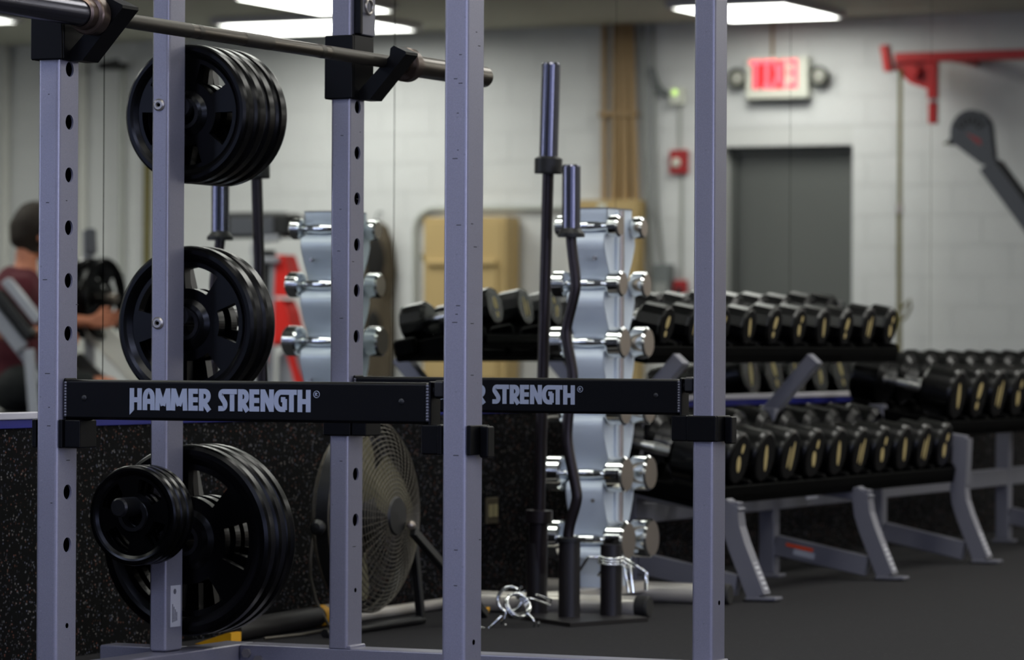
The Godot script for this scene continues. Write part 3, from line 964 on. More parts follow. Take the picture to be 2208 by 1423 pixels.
func dumbbell_tree() -> void:
	var zc := -3.369
	var t := thing("dumbbell_tree", V(0.42, 0, zc), "tall scalloped grey metal tree that holds chrome dumbbells", "dumbbell tree")
	var rows := [1.05, 0.892, 0.732, 0.553, 0.372, 0.192]
	# side profile: wide just below each row, narrowing down to the next
	var prof := [[0.085, 1.10], [0.085, 1.062], [0.062, 1.046]]
	for i in 6:
		var y: float = rows[i]
		var nxt: float = rows[i + 1] if i < 5 else 0.08
		prof.append([0.070, y - 0.012])
		prof.append([0.106, y - 0.026])
		prof.append([0.108, y - 0.050])
		prof.append([0.102, lerpf(y, nxt, 0.42)])
		prof.append([0.088, lerpf(y, nxt, 0.60)])
		prof.append([0.066, lerpf(y, nxt, 0.82)])
		prof.append([0.060, lerpf(y, nxt, 0.93)])
	prof.append([0.056, 0.06])
	var x0 := 0.357
	var x1 := 0.468
	# front and back sheets that follow the profile
	for s: float in [1.0, -1.0]:
		var g := Geo.new()
		var nn := []
		for i in prof.size():
			var a: Array = prof[maxi(i - 1, 0)]
			var b: Array = prof[mini(i + 1, prof.size() - 1)]
			nn.append(V(0, b[0] - a[0], s * (a[1] - b[1])).normalized())
		for i in prof.size() - 1:
			var a: Array = prof[i]
			var b: Array = prof[i + 1]
			var pa := V(x0, a[1], zc + s * a[0])
			var pb := V(x0, b[1], zc + s * b[0])
			var w := V(x1 - x0, 0, 0)
			var inn := V(0, 0, -0.002 * s)
			g.quad_n(pa, pa + w, pb + w, pb, nn[i], nn[i], nn[i + 1], nn[i + 1])
			g.quad_n(pa + inn, pa + w + inn, pb + w + inn, pb + inn, -nn[i], -nn[i], -nn[i + 1], -nn[i + 1])
		obj("front_sheet" if s > 0 else "rear_sheet", g, mats.tree_sheet, t)
		var sc := Geo.new()
		for i in 3:
			var y: float = [0.962, 0.622, 0.30][i]
			sc.cyl(V(0.437, y, zc + s * 0.095), V(0.437, y, zc + s * 0.107), 0.005, -1, 10)
		obj("screw", sc, mats.bolt_steel, t)
	# scalloped cheeks
	for x: float in [x0, x1 - 0.003]:
		var poly := PackedVector2Array()
		for p: Array in prof:
			poly.append(Vector2(p[0], p[1]))
		for i in prof.size():
			var p: Array = prof[prof.size() - 1 - i]
			poly.append(Vector2(-p[0], p[1]))
		obj("cheek", Geo.new().prism(poly, V(x, 0, zc), V(0, 0, 1), V(0, 1, 0), V(1, 0, 0), 0.003), mats.tree_sheet, t)
	# bright seam rod down the middle of the room side
	obj("seam_rod", Geo.new().cyl(V(x1 + 0.004, 0.05, zc + 0.0), V(x1 + 0.004, 1.095, zc + 0.0), 0.009, -1, 14), mats.chrome_end, t)
	obj("seam_channel", Geo.new().box(V(x1, 0.05, zc + 0.009), V(x1 + 0.006, 1.09, zc + 0.030), 0.002), mats.tree_sheet, t)
	obj("top_cap", Geo.new().box(V(x0, 1.096, zc - 0.085), V(x1, 1.101, zc + 0.085), 0.001), mats.grey_paint, t)
	# base
	for z: float in [-3.075, -3.66]:
		var ft := obj("floor_tube", Geo.new().cyl(V(0.10, 0.029, z), V(0.665, 0.029, z), 0.028, -1, 28), mats.tube_metal, t)
		obj("end_cap", Geo.new().lathe([[0.0293, 0.0], [0.0293, 0.03], [0.026, 0.036]], V(0.650, 0.0295, z), V(1, 0, 0), 24), mats.rubber_cap, ft)
	obj("base_beam", Geo.new().box(V(0.38, 0.03, -3.66), V(0.44, 0.06, -3.075), 0.004), mats.tube_metal, t)
	obj("base_post", Geo.new().box(V(0.395, 0.05, zc - 0.03), V(0.43, 0.10, zc + 0.03), 0.003), mats.tube_metal, t)
	# dumbbells: two columns, six rows
	var spec := [[0.036, 0.030, 0.118], [0.045, 0.036, 0.118], [0.050, 0.043, 0.120], [0.054, 0.047, 0.120], [0.058, 0.049, 0.120], [0.062, 0.054, 0.122]]
	var ord := ["top", "second", "third", "fourth", "fifth", "lowest"]
	for i in 6:
		var y: float = rows[i]
		var sp: Array = spec[i]
		var d := chrome_dumbbell(sp[0], sp[1], sp[2])
		d.position = V(0.4125, y, zc + 0.084)
		d.set_meta("label", "shiny chrome dumbbell on the %s row of the tree, camera side" % ord[i])
		dup(d, "chrome_dumbbell", V(0.4125, y, zc - 0.084), "shiny chrome dumbbell on the %s row of the tree, far side" % ord[i])

func bar_holder() -> void:
	var t := thing("bar_holder", V(0.55, 0, -2.93), "dark floor stand with three upright tubes for barbells", "bar holder")
	var poly := PackedVector2Array([Vector2(0.35, -2.90), Vector2(0.636, -2.665), Vector2(0.735, -2.945), Vector2(0.655, -3.035), Vector2(0.36, -3.035)])
	obj("base_plate", Geo.new().prism(poly, V(0, 0.001, 0), V(1, 0, 0), V(0, 0, 1), V(0, 1, 0), 0.010), mats.holder_paint, t)
	for p: Array in [[0.404, -2.968, 0.186], [0.540, -2.875, 0.196], [0.612, -2.985, 0.186]]:
		obj("tube", Geo.new().lathe([[0.0285, 0.0], [0.0285, p[2]], [0.0262, p[2]], [0.0262, p[2] - 0.15]], V(p[0], 0.011, p[1]), V(0, 1, 0), 28, false), mats.holder_paint, t)
	# tall straight bar, leaning a little
	var b0 := V(0.404, 0.014, -2.968)
	var b1 := V(0.449, 1.474, -2.945)
	var ax := (b1 - b0).normalized()
	var b := thing("barbell", b0, "tall straight barbell standing upright in the floor holder", "barbell", "bars standing in the holder")
	obj("shaft", Geo.new().cyl(b0 + ax * 0.25, b0 + ax * 1.19, 0.0155, -1, 18), mats.dark_bar, b)
	obj("sleeve", Geo.new().lathe([[0.025, 1.21], [0.025, 1.455], [0.022, 1.460], [0.0, 1.460]], b0, ax, 24, false), mats.sleeve_steel, b)
	obj("sleeve", Geo.new().lathe([[0.022, 0.0], [0.025, 0.006], [0.025, 0.25]], b0, ax, 24), mats.dark_bar, b)
	obj("collar", Geo.new().lathe([[0.015, 1.165], [0.036, 1.165], [0.037, 1.17], [0.037, 1.205], [0.030, 1.21], [0.025, 1.212]], b0, ax, 28, false), mats.black_steel, b)
	obj("collar", Geo.new().lathe([[0.025, 0.235], [0.036, 0.238], [0.036, 0.27], [0.015, 0.272]], b0, ax, 28, false), mats.dark_bar, b)
	# bent curl bar
	var c := thing("curl_bar", V(0.540, 0.014, -2.875), "shorter wavy curl bar standing upright in the middle tube", "curl bar", "bars standing in the holder")
	var pts := []
	var key := [[0.535, 0.21], [0.5395, 0.25], [0.5565, 0.31], [0.556, 0.345], [0.534, 0.44], [0.527, 0.49], [0.532, 0.56], [0.5395, 0.61], [0.5385, 0.66], [0.522, 0.735], [0.521, 0.775], [0.541, 0.86], [0.5425, 0.90], [0.534, 0.96], [0.5285, 1.0], [0.5283, 1.03]]
	for i in key.size() - 1:
		for s in 4:
			var q0: Array = key[maxi(i - 1, 0)]
			var q1: Array = key[i]
			var q2: Array = key[i + 1]
			var q3: Array = key[mini(i + 2, key.size() - 1)]
			var p := Vector2(q1[0], q1[1]).cubic_interpolate(Vector2(q2[0], q2[1]), Vector2(q0[0], q0[1]), Vector2(q3[0], q3[1]), s / 4.0)
			pts.append(V(p.x, p.y, -2.875 - 0.028 * (p.y - 0.2) / 0.8))
	obj("shaft", Geo.new().tube(pts, 0.0145, 14), mats.dark_bar, c)
	obj("sleeve", Geo.new().lathe([[0.0245, 0.0], [0.0245, 0.172], [0.021, 0.177], [0.0, 0.177]], V(0.528, 1.022, -2.903), V(0, 1, 0), 24, false), mats.sleeve_steel, c)
	obj("collar", Geo.new().lathe([[0.0245, 0.0], [0.036, 0.0], [0.036, 0.010], [0.027, 0.020], [0.0245, 0.024]], V(0.528, 1.008, -2.903), V(0, 1, 0), 28, false), mats.black_steel, c)
	obj("sleeve", Geo.new().lathe([[0.0225, 0.0], [0.0245, 0.005], [0.0245, 0.2]], V(0.540, 0.014, -2.875), V(0, 1, 0), 24), mats.dark_bar, c)
	obj("collar", Geo.new().lathe([[0.0245, 0.0], [0.035, 0.0], [0.035, 0.010], [0.0145, 0.012]], V(0.540, 0.208, -2.875), V(0, 1, 0), 28, false), mats.black_steel, c)

# spring collar: coil with two handles, coil axis along y at the origin, coil radius r
func spring_collar(called_label: String, r: float) -> Node3D:
	var t := thing("spring_collar", Vector3.ZERO, called_label, "spring collar", "chrome spring collars")
	var pts := []
	var k := 40
	for i in k + 1:
		var a := TAU * 2.3 * i / k
		pts.append(V(r * cos(a), 0.018 * i / k, r * sin(a)))
	obj("coil", Geo.new().tube(pts, 0.0038, 8), mats.chrome, t)
	var p0: Vector3 = pts[0]
	var p1: Vector3 = pts[k]
	for e: Array in [[p0, -0.02, 0.0], [p1, 0.004, 0.5]]:
		var o: Vector3 = e[0]
		var dn: float = e[1]
		var out := V(o.x, 0, o.z).normalized()
		var sd := V(-out.z, 0, out.x)
		var tip := o + out * 0.055 + V(0, dn - 0.045, 0)
		obj("handle", Geo.new().tube([o, o + out * 0.018, o + out * 0.03 + sd * 0.004, tip + sd * 0.012, tip - sd * 0.001 + out * 0.006, o + out * 0.036 - sd * 0.008], 0.0036, 8), mats.chrome, t)
	return t

func collars() -> void:
	var a := spring_collar("chrome spring clip round the top of the short empty tube", 0.0328)
	a.position = V(0.612, 0.150, -2.985)
	a.rotation = V(0.10, -0.5, -0.12)
	var b := dup(a, "spring_collar", V(0.452, 0.062, -2.70), "chrome spring clip standing on its handles on the floor, left of the holder")
	b.rotation = V(1.35, 0.7, 0.5)
	var c := dup(a, "spring_collar", V(0.505, 0.050, -2.615), "chrome spring clip lying on the floor nearest the stand's corner")
	c.rotation = V(0.6, 2.2, 0.9)
	var d := dup(a, "spring_collar", V(0.395, 0.024, -2.56), "chrome spring clip half hidden behind the rack upright on the floor")
	d.rotation = V(0.1, 1.2, 2.9)
	var e := dup(a, "spring_collar", V(0.627, 0.142, -3.02), "second chrome clip hanging beside the short empty tube")
	e.rotation = V(0.5, 2.4, 0.25)

# ---------------------------------------------------------------- dumbbell racks
func gold_mark(g: Geo, kind: int, x: float, R: float) -> void:
	# worn gold print on the end face: a curved bar and a blot, in a few arrangements
	var ez := V(0, 0, 1)
	var ey := V(0, 1, 0)
	var n := V(1, 0, 0)
	var blob := func(cy: float, cz: float, h: float, w: float, tilt: float) -> void:
		var poly := PackedVector2Array()
		for k in 10:
			var a := TAU * k / 10.0
			var p := Vector2(cos(a) * w, sin(a) * h).rotated(tilt)
			poly.append(Vector2(cz + p.x, cy + p.y))
		g.prism(poly, V(x, 0, 0), ez, ey, n, 0.0008)
	match kind % 4:
		0:
			blob.call(0.16 * R, 0.04 * R, 0.34 * R, 0.20 * R, 0.35)
			blob.call(-0.42 * R, 0.10 * R, 0.16 * R, 0.14 * R, 0.2)
		1:
			blob.call(0.0, -0.16 * R, 0.56 * R, 0.10 * R, 0.05)
			blob.call(-0.05 * R, 0.20 * R, 0.42 * R, 0.08 * R, 0.05)
		2:
			blob.call(0.38 * R, -0.10 * R, 0.18 * R, 0.12 * R, 0.2)
			blob.call(-0.18 * R, 0.06 * R, 0.32 * R, 0.18 * R, -0.35)
		3:
			blob.call(-0.02 * R, 0.0, 0.52 * R, 0.15 * R, -0.28)

func urethane_dumbbell(R: float, Lh: float, handle: float, kind: int, sides := 32) -> Node3D:
	# axis along x, room end at +x; centre of the handle at the origin
	var t := thing("urethane_dumbbell", Vector3.ZERO, "", "dumbbell", "")
	var h := handle / 2.0
	obj("grip", Geo.new().lathe([[0.014, -h], [0.0155, -h * 0.5], [0.017, 0.0], [0.0155, h * 0.5], [0.014, h]], Vector3.ZERO, V(1, 0, 0), 16), mats.handle_chrome, t)
	for s: float in [-1.0, 1.0]:
		var hd := obj("head", Geo.new().lathe([[0.016, 0.0], [R * 0.80, 0.0], [R, Lh * 0.14], [R, Lh * 0.88], [R * 0.97, Lh * 0.96], [R * 0.90, Lh - 0.001], [R * 0.86, Lh], [0.0, Lh]], V(s * h, 0, 0), V(s, 0, 0), sides, false, false, sides < 20), mats.urethane, t)
		var g := Geo.new()
		gold_mark(g, kind, h + Lh, R)
		if s < 0:
			var g2 := Geo.new()
			for i in g.v.size():
				g2.v.push_back(V(-g.v[i].x, g.v[i].y, -g.v[i].z))
				g2.n.push_back(V(-g.n[i].x, g.n[i].y, -g.n[i].z))
			g = g2
		obj("gold_print", g, mats.gold_print, hd)
	return t

var proto := {}

func place_dumbbell(R: float, Lh: float, handle: float, kind: int, front: Vector3, tilt: float, label: String, group: String) -> void:
	var key := "%s_%s_%d" % [R, Lh, kind % 4]
	var o: Node3D
	if proto.has(key):
		o = dup(proto[key], "urethane_dumbbell", Vector3.ZERO, label)
	else:
		o = urethane_dumbbell(R, Lh, handle, kind, 12 if R < 0.07 else 32)
		proto[key] = o
	o.set_meta("label", label)
	o.set_meta("group", group)
	var half := handle / 2.0 + Lh
	o.position = front + V(-half * cos(tilt), half * sin(tilt), 0)
	o.rotation = V(0, 0, -tilt)

func ordinal(i: int) -> String:
	return ["first", "second", "third", "fourth", "fifth", "sixth", "seventh", "eighth", "ninth", "tenth", "eleventh", "twelfth"][i]

func tray(t: Node, z0: float, z1: float, xf: float, yf: float, tilt: float, depth: float, slots: Array, R: float) -> void:
	# inclined black tray: front and back rails with a saddle block between neighbours
	var ex := V(-cos(tilt), sin(tilt), 0)
	var up := V(sin(tilt), cos(tilt), 0)
	var o := V(xf, yf, 0)
	var g := Geo.new()
	var b := Basis(ex, up, ex.cross(up))
	g.xf = Transform3D(b, o)
	var zs := -1.0 if b.z.z < 0 else 1.0
	g.box(V(0.0, -0.028, minf(z0 * zs, z1 * zs)), V(0.07, 0.0, maxf(z0 * zs, z1 * zs)), 0.004)
	g.box(V(0.0, -0.028, minf(z0 * zs, z1 * zs)), V(0.012, 0.022, maxf(z0 * zs, z1 * zs)), 0.003)
	obj("front_rail", g, mats.tray_black, t)
	var g2 := Geo.new()
	g2.xf = g.xf
	g2.box(V(depth - 0.07, -0.028, minf(z0 * zs, z1 * zs)), V(depth, 0.0, maxf(z0 * zs, z1 * zs)), 0.004)
	obj("rear_rail", g2, mats.tray_black, t)
	for z: float in [z0 + 0.01, z1 - 0.01]:
		var g3 := Geo.new()
		g3.xf = g.xf
		g3.box(V(0.005, -0.030, z * zs - 0.012), V(depth - 0.005, 0.02, z * zs + 0.012), 0.003)
		obj("end_bar", g3, mats.tray_black, t)
	for z: float in slots:
		for q: float in [0.0, depth - 0.085]:
			var g4 := Geo.new()
			g4.xf = g.xf
			g4.box(V(q + 0.006, -0.02, z * zs - 0.018), V(q + 0.08, 0.034, z * zs + 0.018), 0.010)
			obj("saddle", g4, mats.tray_black, t)

func rack_frame(t: Node, z: float, top_front: float, arm: bool, xs := 0.0) -> void:
	# side frame across the wall direction
	var zt := 0.052
	var f := Geo.new()
	var path := [Vector2(0.705, 0.012), Vector2(0.672, 0.09), Vector2(0.645, 0.155), Vector2(0.628, 0.205), Vector2(0.622, 0.25), Vector2(0.625, 0.265), Vector2(0.632, maxf(top_front, 0.275))]
	var w := 0.052
	var lft := PackedVector2Array()
	var rgt := PackedVector2Array()
	for i in path.size():
		var d: Vector2 = path[mini(i + 1, path.size() - 1)] - path[maxi(i - 1, 0)]
		var e := Vector2(-d.y, d.x).normalized() * (w / 2.0)
		lft.append(path[i] + e + Vector2(xs, 0))
		rgt.append(path[i] - e + Vector2(xs, 0))
	rgt.reverse()
	lft.append_array(rgt)
	f.prism(lft, V(0, 0, z - zt / 2), V(1, 0, 0), V(0, 1, 0), V(0, 0, 1), zt)
	var leg := obj("front_leg", f, mats.grey_paint, t)
	# raised light decal down the slanting face
	var dc := Geo.new()
	for k in 7:
		var q := Vector2(0.684 + xs, 0.125).lerp(Vector2(0.728 + xs, 0.03), k / 6.5)
		dc.bar(V(q.x, q.y, z - 0.014), V(q.x, q.y, z + 0.014), V(0.42, -0.9, 0), 0.008, 0.0016)
	obj("leg_decal", dc, mats.sticker_white, leg)
	obj("foot", Geo.new().box(V(0.672 + xs, 0.004, z - 0.03), V(0.765 + xs, 0.014, z + 0.03), 0.003), mats.grey_paint, leg)
	obj("foot_pad", Geo.new().box(V(0.665 + xs, 0.0, z - 0.028), V(0.74 + xs, 0.006, z + 0.028), 0.002), mats.rubber_cap, leg)
	var rear := obj("rear_leg", Geo.new().box(V(0.285, 0.010, z - zt / 2), V(0.337, 0.53, z + zt / 2), 0.004), mats.grey_paint, t)
	obj("foot", Geo.new().box(V(0.275, 0.0, z - 0.034), V(0.355, 0.010, z + 0.034), 0.002), mats.grey_paint, rear)
	obj("low_beam", Geo.new().bar(V(0.337, 0.100, z), V(0.640 + xs, 0.042, z), V(0, 1, 0), 0.062, 0.040, 0.003), mats.grey_paint, t)
	obj("tier_beam", Geo.new().bar(V(0.30, top_front + 0.035, z), V(0.645 + xs, top_front - 0.012, z), V(0, 1, 0), 0.040, 0.045, 0.003), mats.grey_paint, t)
	if arm:
		obj("upper_arm", Geo.new().bar(V(0.288, 0.505, z - 0.03), V(0.452, 0.688, z - 0.03), V(1, 0, 0), 0.045, 0.046, 0.003), mats.grey_paint, t)

func racks() -> void:
	var tilt := deg_to_rad(11.0)
	var r1 := thing("dumbbell_rack", V(0.5, 0, -4.8), "two-tier grey dumbbell rack against the mirror wall, right of the chrome tree", "dumbbell rack", "dumbbell racks")
	rack_frame(r1, -3.835, 0.272, true)
	rack_frame(r1, -4.945, 0.272, true)
	var up_slots := []
	for i in 11:
		up_slots.append(-3.73 - 0.2175 * i)
	tray(r1, -5.905, -3.735, 0.405, 0.700, tilt, 0.30, up_slots, 0.06)
	var lo_slots := []
	for i in 12:
		lo_slots.append(-3.63 - 0.2085 * i)
	tray(r1, -5.93, -3.62, 0.60, 0.300, tilt, 0.36, lo_slots, 0.08)
	for b: Array in [[0.31, 0.155]]:
		obj("back_rail", Geo.new().box(V(0.29, 0.21, -5.83), V(0.335, 0.27, -3.86), 0.004), mats.grey_paint, r1)
	var st := obj("warning_sticker", Geo.new().bar(V(0.375, 0.104, -4.9245), V(0.465, 0.087, -4.9245), V(0, 1, 0), 0.010, 0.001), mats.sticker_orange, r1)
	st.set_meta("label", "small orange warning sticker on the low beam")
	obj("sticker", Geo.new().bar(V(0.40, 0.082, -4.9245), V(0.47, 0.068, -4.9245), V(0, 1, 0), 0.018, 0.001), mats.machine_light, r1)
	obj("name_tag", Geo.new().box(V(0.575, 0.262, -4.66), V(0.578, 0.272, -4.56)), mats.sticker_white, r1)
	for i in 10:
		var R := 0.056 + 0.0007 * i if i < 8 else 0.066
		R = 0.058 if i < 4 else (0.062 if i < 8 else 0.066)
		place_dumbbell(R, 0.085, 0.125, i + (1 if i > 4 else 0), V(0.418, 0.722 + R + 0.002, -3.84 - 0.2175 * i), tilt, "black round-head dumbbell on the upper tier, %s from the tree end" % ordinal(i), "dumbbells on the upper tier")
	for i in 11:
		var R2 := 0.080 if i < 6 else 0.078
		place_dumbbell(R2, 0.112, 0.135, i + 1 + (i / 3), V(0.602, 0.318 + R2, -3.735 - 0.2085 * i), tilt, "large black dumbbell on the lower tier, %s from the tree end" % ordinal(i), "dumbbells on the lower tier")
	var r2 := thing("dumbbell_rack", V(0.5, 0, -7.2), "second grey dumbbell rack further along the wall with the heaviest dumbbells", "dumbbell rack", "dumbbell racks")
	rack_frame(r2, -5.975, 0.420, false, -0.02)
	rack_frame(r2, -7.40, 0.420, false, -0.02)
	var sl := []
	for i in 11:
		sl.append(-5.975 - 0.23 * i)
	tray(r2, -8.32, -5.96, 0.560, 0.452, tilt, 0.36, sl, 0.08)
	obj("back_rail", Geo.new().box(V(0.29, 0.212, -8.25), V(0.335, 0.275, -5.98), 0.004), mats.grey_paint, r2)
	for i in 10:
		place_dumbbell(0.090, 0.118, 0.135, i + 3 + i / 4, V(0.560, 0.471 + 0.090, -6.09 - 0.23 * i), tilt, "heavy black dumbbell on the farther rack, %s from its near end" % ordinal(i), "dumbbells on the farther rack")

# ---------------------------------------------------------------- fan, pipes and small floor things
func fan() -> void:
	var c := V(0.235, 0.292, -2.30)
	var t := thing("floor_fan", V(c.x, 0, c.z), "round black wire floor fan between the rack and the tree", "fan")
	var R := 0.243
	var ax := V(1, 0, 0)
	for s: float in [-1.0, 1.0]:
		# grille of concentric rings and radial wires on each side
		var g := Geo.new()
		for k in 19:
			var r := lerpf(0.05, R, k / 18.0)
			var d := 0.085 * sqrt(maxf(0.0, 1.0 - pow(r / (R * 1.02), 2)))
			var ring := []
			for j in 40:
				ring.append(c + V(s * d, r * sin(TAU * j / 40), r * cos(TAU * j / 40)))
			g.tube(ring, 0.0015 if k < 18 else 0.003, 4, true)
		var ww := obj("grille_ring", g, mats.fan_cage, t)
		ww.name = "front_grille" if s > 0 else "rear_grille"
		var w := Geo.new()
		for k in 44:
			var a := TAU * k / 44
			var line := []
			for q in 8:
				var r := lerpf(0.05, R, q / 7.0)
				var d := 0.085 * sqrt(maxf(0.0, 1.0 - pow(r / (R * 1.02), 2)))
				line.append(c + V(s * d, r * sin(a), r * cos(a)))
			w.tube(line, 0.0010, 4)
		obj("grille_wires", w, mats.fan_cage, ww)
		obj("grille_badge", Geo.new().lathe([[0.05, 0.0], [0.046, 0.006], [0.0, 0.008]], c + V(s * 0.083, 0, 0), V(s, 0, 0), 24, false), mats.fan_black, ww)
	obj("rim_band", Geo.new().lathe([[R, -0.016], [R + 0.003, -0.016], [R + 0.003, 0.016], [R, 0.016]], c, ax, 56, false, true), mats.fan_black, t)
	obj("motor", Geo.new().lathe([[0.0, -0.07], [0.05, -0.065], [0.06, -0.02], [0.06, 0.0], [0.03, 0.012], [0.0, 0.014]], c, ax, 24, false), mats.fan_black, t)
	for k in 3:
		var b := Geo.new()
		var a0 := TAU * k / 3.0 + 0.75
		for q in 7:
			for s in 6:
				var p := []
				for e: Array in [[q, s], [q + 1, s], [q + 1, s + 1], [q, s + 1]]:
					var r: float = lerpf(0.05, 0.215, e[0] / 7.0)
					var wd: float = lerpf(0.5, 0.62, e[0] / 7.0)
					var a: float = a0 + (e[1] / 6.0 - 0.5) * wd * 2.0 * (1.0 - 0.25 * pow(e[0] / 7.0, 4))
					p.append(c + V(0.028 * (e[1] / 3.0 - 1.0) * 1.1 + 0.01, r * sin(a), r * cos(a)))
				b.quad(p[0], p[1], p[2], p[3], V(1, 0, 0))
				b.quad(p[0] - V(0.002, 0, 0), p[1] - V(0.002, 0, 0), p[2] - V(0.002, 0, 0), p[3] - V(0.002, 0, 0), V(-1, 0, 0))
		obj("blade", b, mats.fan_blade, t)
	# yoke stand with clamp knobs
	for s: float in [-1.0, 1.0]:
		var kp := c + V(0, -0.02, s * (R + 0.012))
		obj("knob", Geo.new().lathe([[0.018, 0.0], [0.02, 0.012], [0.012, 0.022], [0.0, 0.024]], kp, V(0, 0, s), 16, false), mats.fan_black, t)
		if s < 0.0:
			obj("stand_leg", Geo.new().bar(kp, V(c.x + 0.02, 0.014, c.z + s * (R + 0.03)), V(0, 0, 1), 0.022, 0.02, 0.003), mats.fan_black, t)
	obj("stand_bar", Geo.new().cyl(V(c.x + 0.02, 0.012, c.z - R - 0.04), V(c.x + 0.02, 0.012, c.z + R + 0.02), 0.011, -1, 12), mats.fan_black, t)
	obj("tilt_ball", Geo.new().ball(c + V(0.10, -0.025, -0.05), V(0.012, 0.012, 0.012), 10), mats.chrome_end, t)
	# handle strut that slants to the floor
	obj("strut", Geo.new().bar(c + V(0.10, -0.04, -0.06), V(0.37, 0.02, -2.72), V(0, 0, 1), 0.026, 0.02, 0.004), mats.fan_black, t)
	# power cord
	var pts := [V(0.10, 0.31, -2.47), V(0.07, 0.302, -2.42), V(0.06, 0.27, -2.375), V(0.06, 0.225, -2.342), V(0.06, 0.18, -2.33), V(0.06, 0.13, -2.328), V(0.065, 0.07, -2.35), V(0.10, 0.02, -2.34), V(0.16, 0.006, -2.25), V(0.18, 0.006, -2.05), V(0.16, 0.006, -1.9)]
	obj("cord", Geo.new().tube(pts, 0.004, 8), mats.fan_cage, t)

func floor_things() -> void:
	var a := V(0.115, 0.028, -1.82)
	var b := V(0.058, 0.028, -2.44)
	var t := thing("floor_pipe", V(0.13, 0, -1.85), "dark padded pipe with yellow tape bands lying along the wall", "pipe")
	obj("pipe", Geo.new().cyl(a, b, 0.026, -1, 24), mats.pipe_dark, t)
	var d := (b - a).normalized()
	obj("yellow_band", Geo.new().lathe([[0.0275, 0.535], [0.0275, 0.575]], a, d, 24, false), mats.tape_yellow, t)
	obj("grey_band", Geo.new().lathe([[0.027, 0.575], [0.027, 0.624]], a, d, 24), mats.tape_grey, t)
	var s := thing("steel_bar", V(0.03, 0, -2.9), "thin grey steel bar lying on the floor along the wall", "steel bar")
	obj("rod", Geo.new().cyl(V(0.075, 0.016, -2.45), V(0.055, 0.016, -3.42), 0.015, -1, 14), mats.tube_metal, s)
	var y := Geo.new()
	y.prism(PackedVector2Array([Vector2(0, 0), Vector2(0.055, 0.008), Vector2(0.05, 0.03), Vector2(0.022, 0.026), Vector2(0.014, 0.05), Vector2(0.004, 0.03)]), V(0.20, 0.001, -2.98), V(1, 0, 0), V(0, 0.55, -0.83), V(0, 0.83, 0.55), 0.002)
	tag(obj("tape_scrap", y, mats.tape_yellow), "torn scrap of yellow tape on the floor by the wall", "tape scrap")
	var w := Geo.new()
	w.prism(PackedVector2Array([Vector2(0.0, 0), Vector2(0.10, 0), Vector2(0.10, 0.030), Vector2(0.09, 0.030)]), V(0.060, 0.0, -1.735), V(1, 0, 0), V(0, 1, 0), V(0, 0, -1), 0.05)
	tag(obj("floor_wedge", w, mats.tape_yellow), "low yellow wedge on the floor under the biggest plates", "wedge")

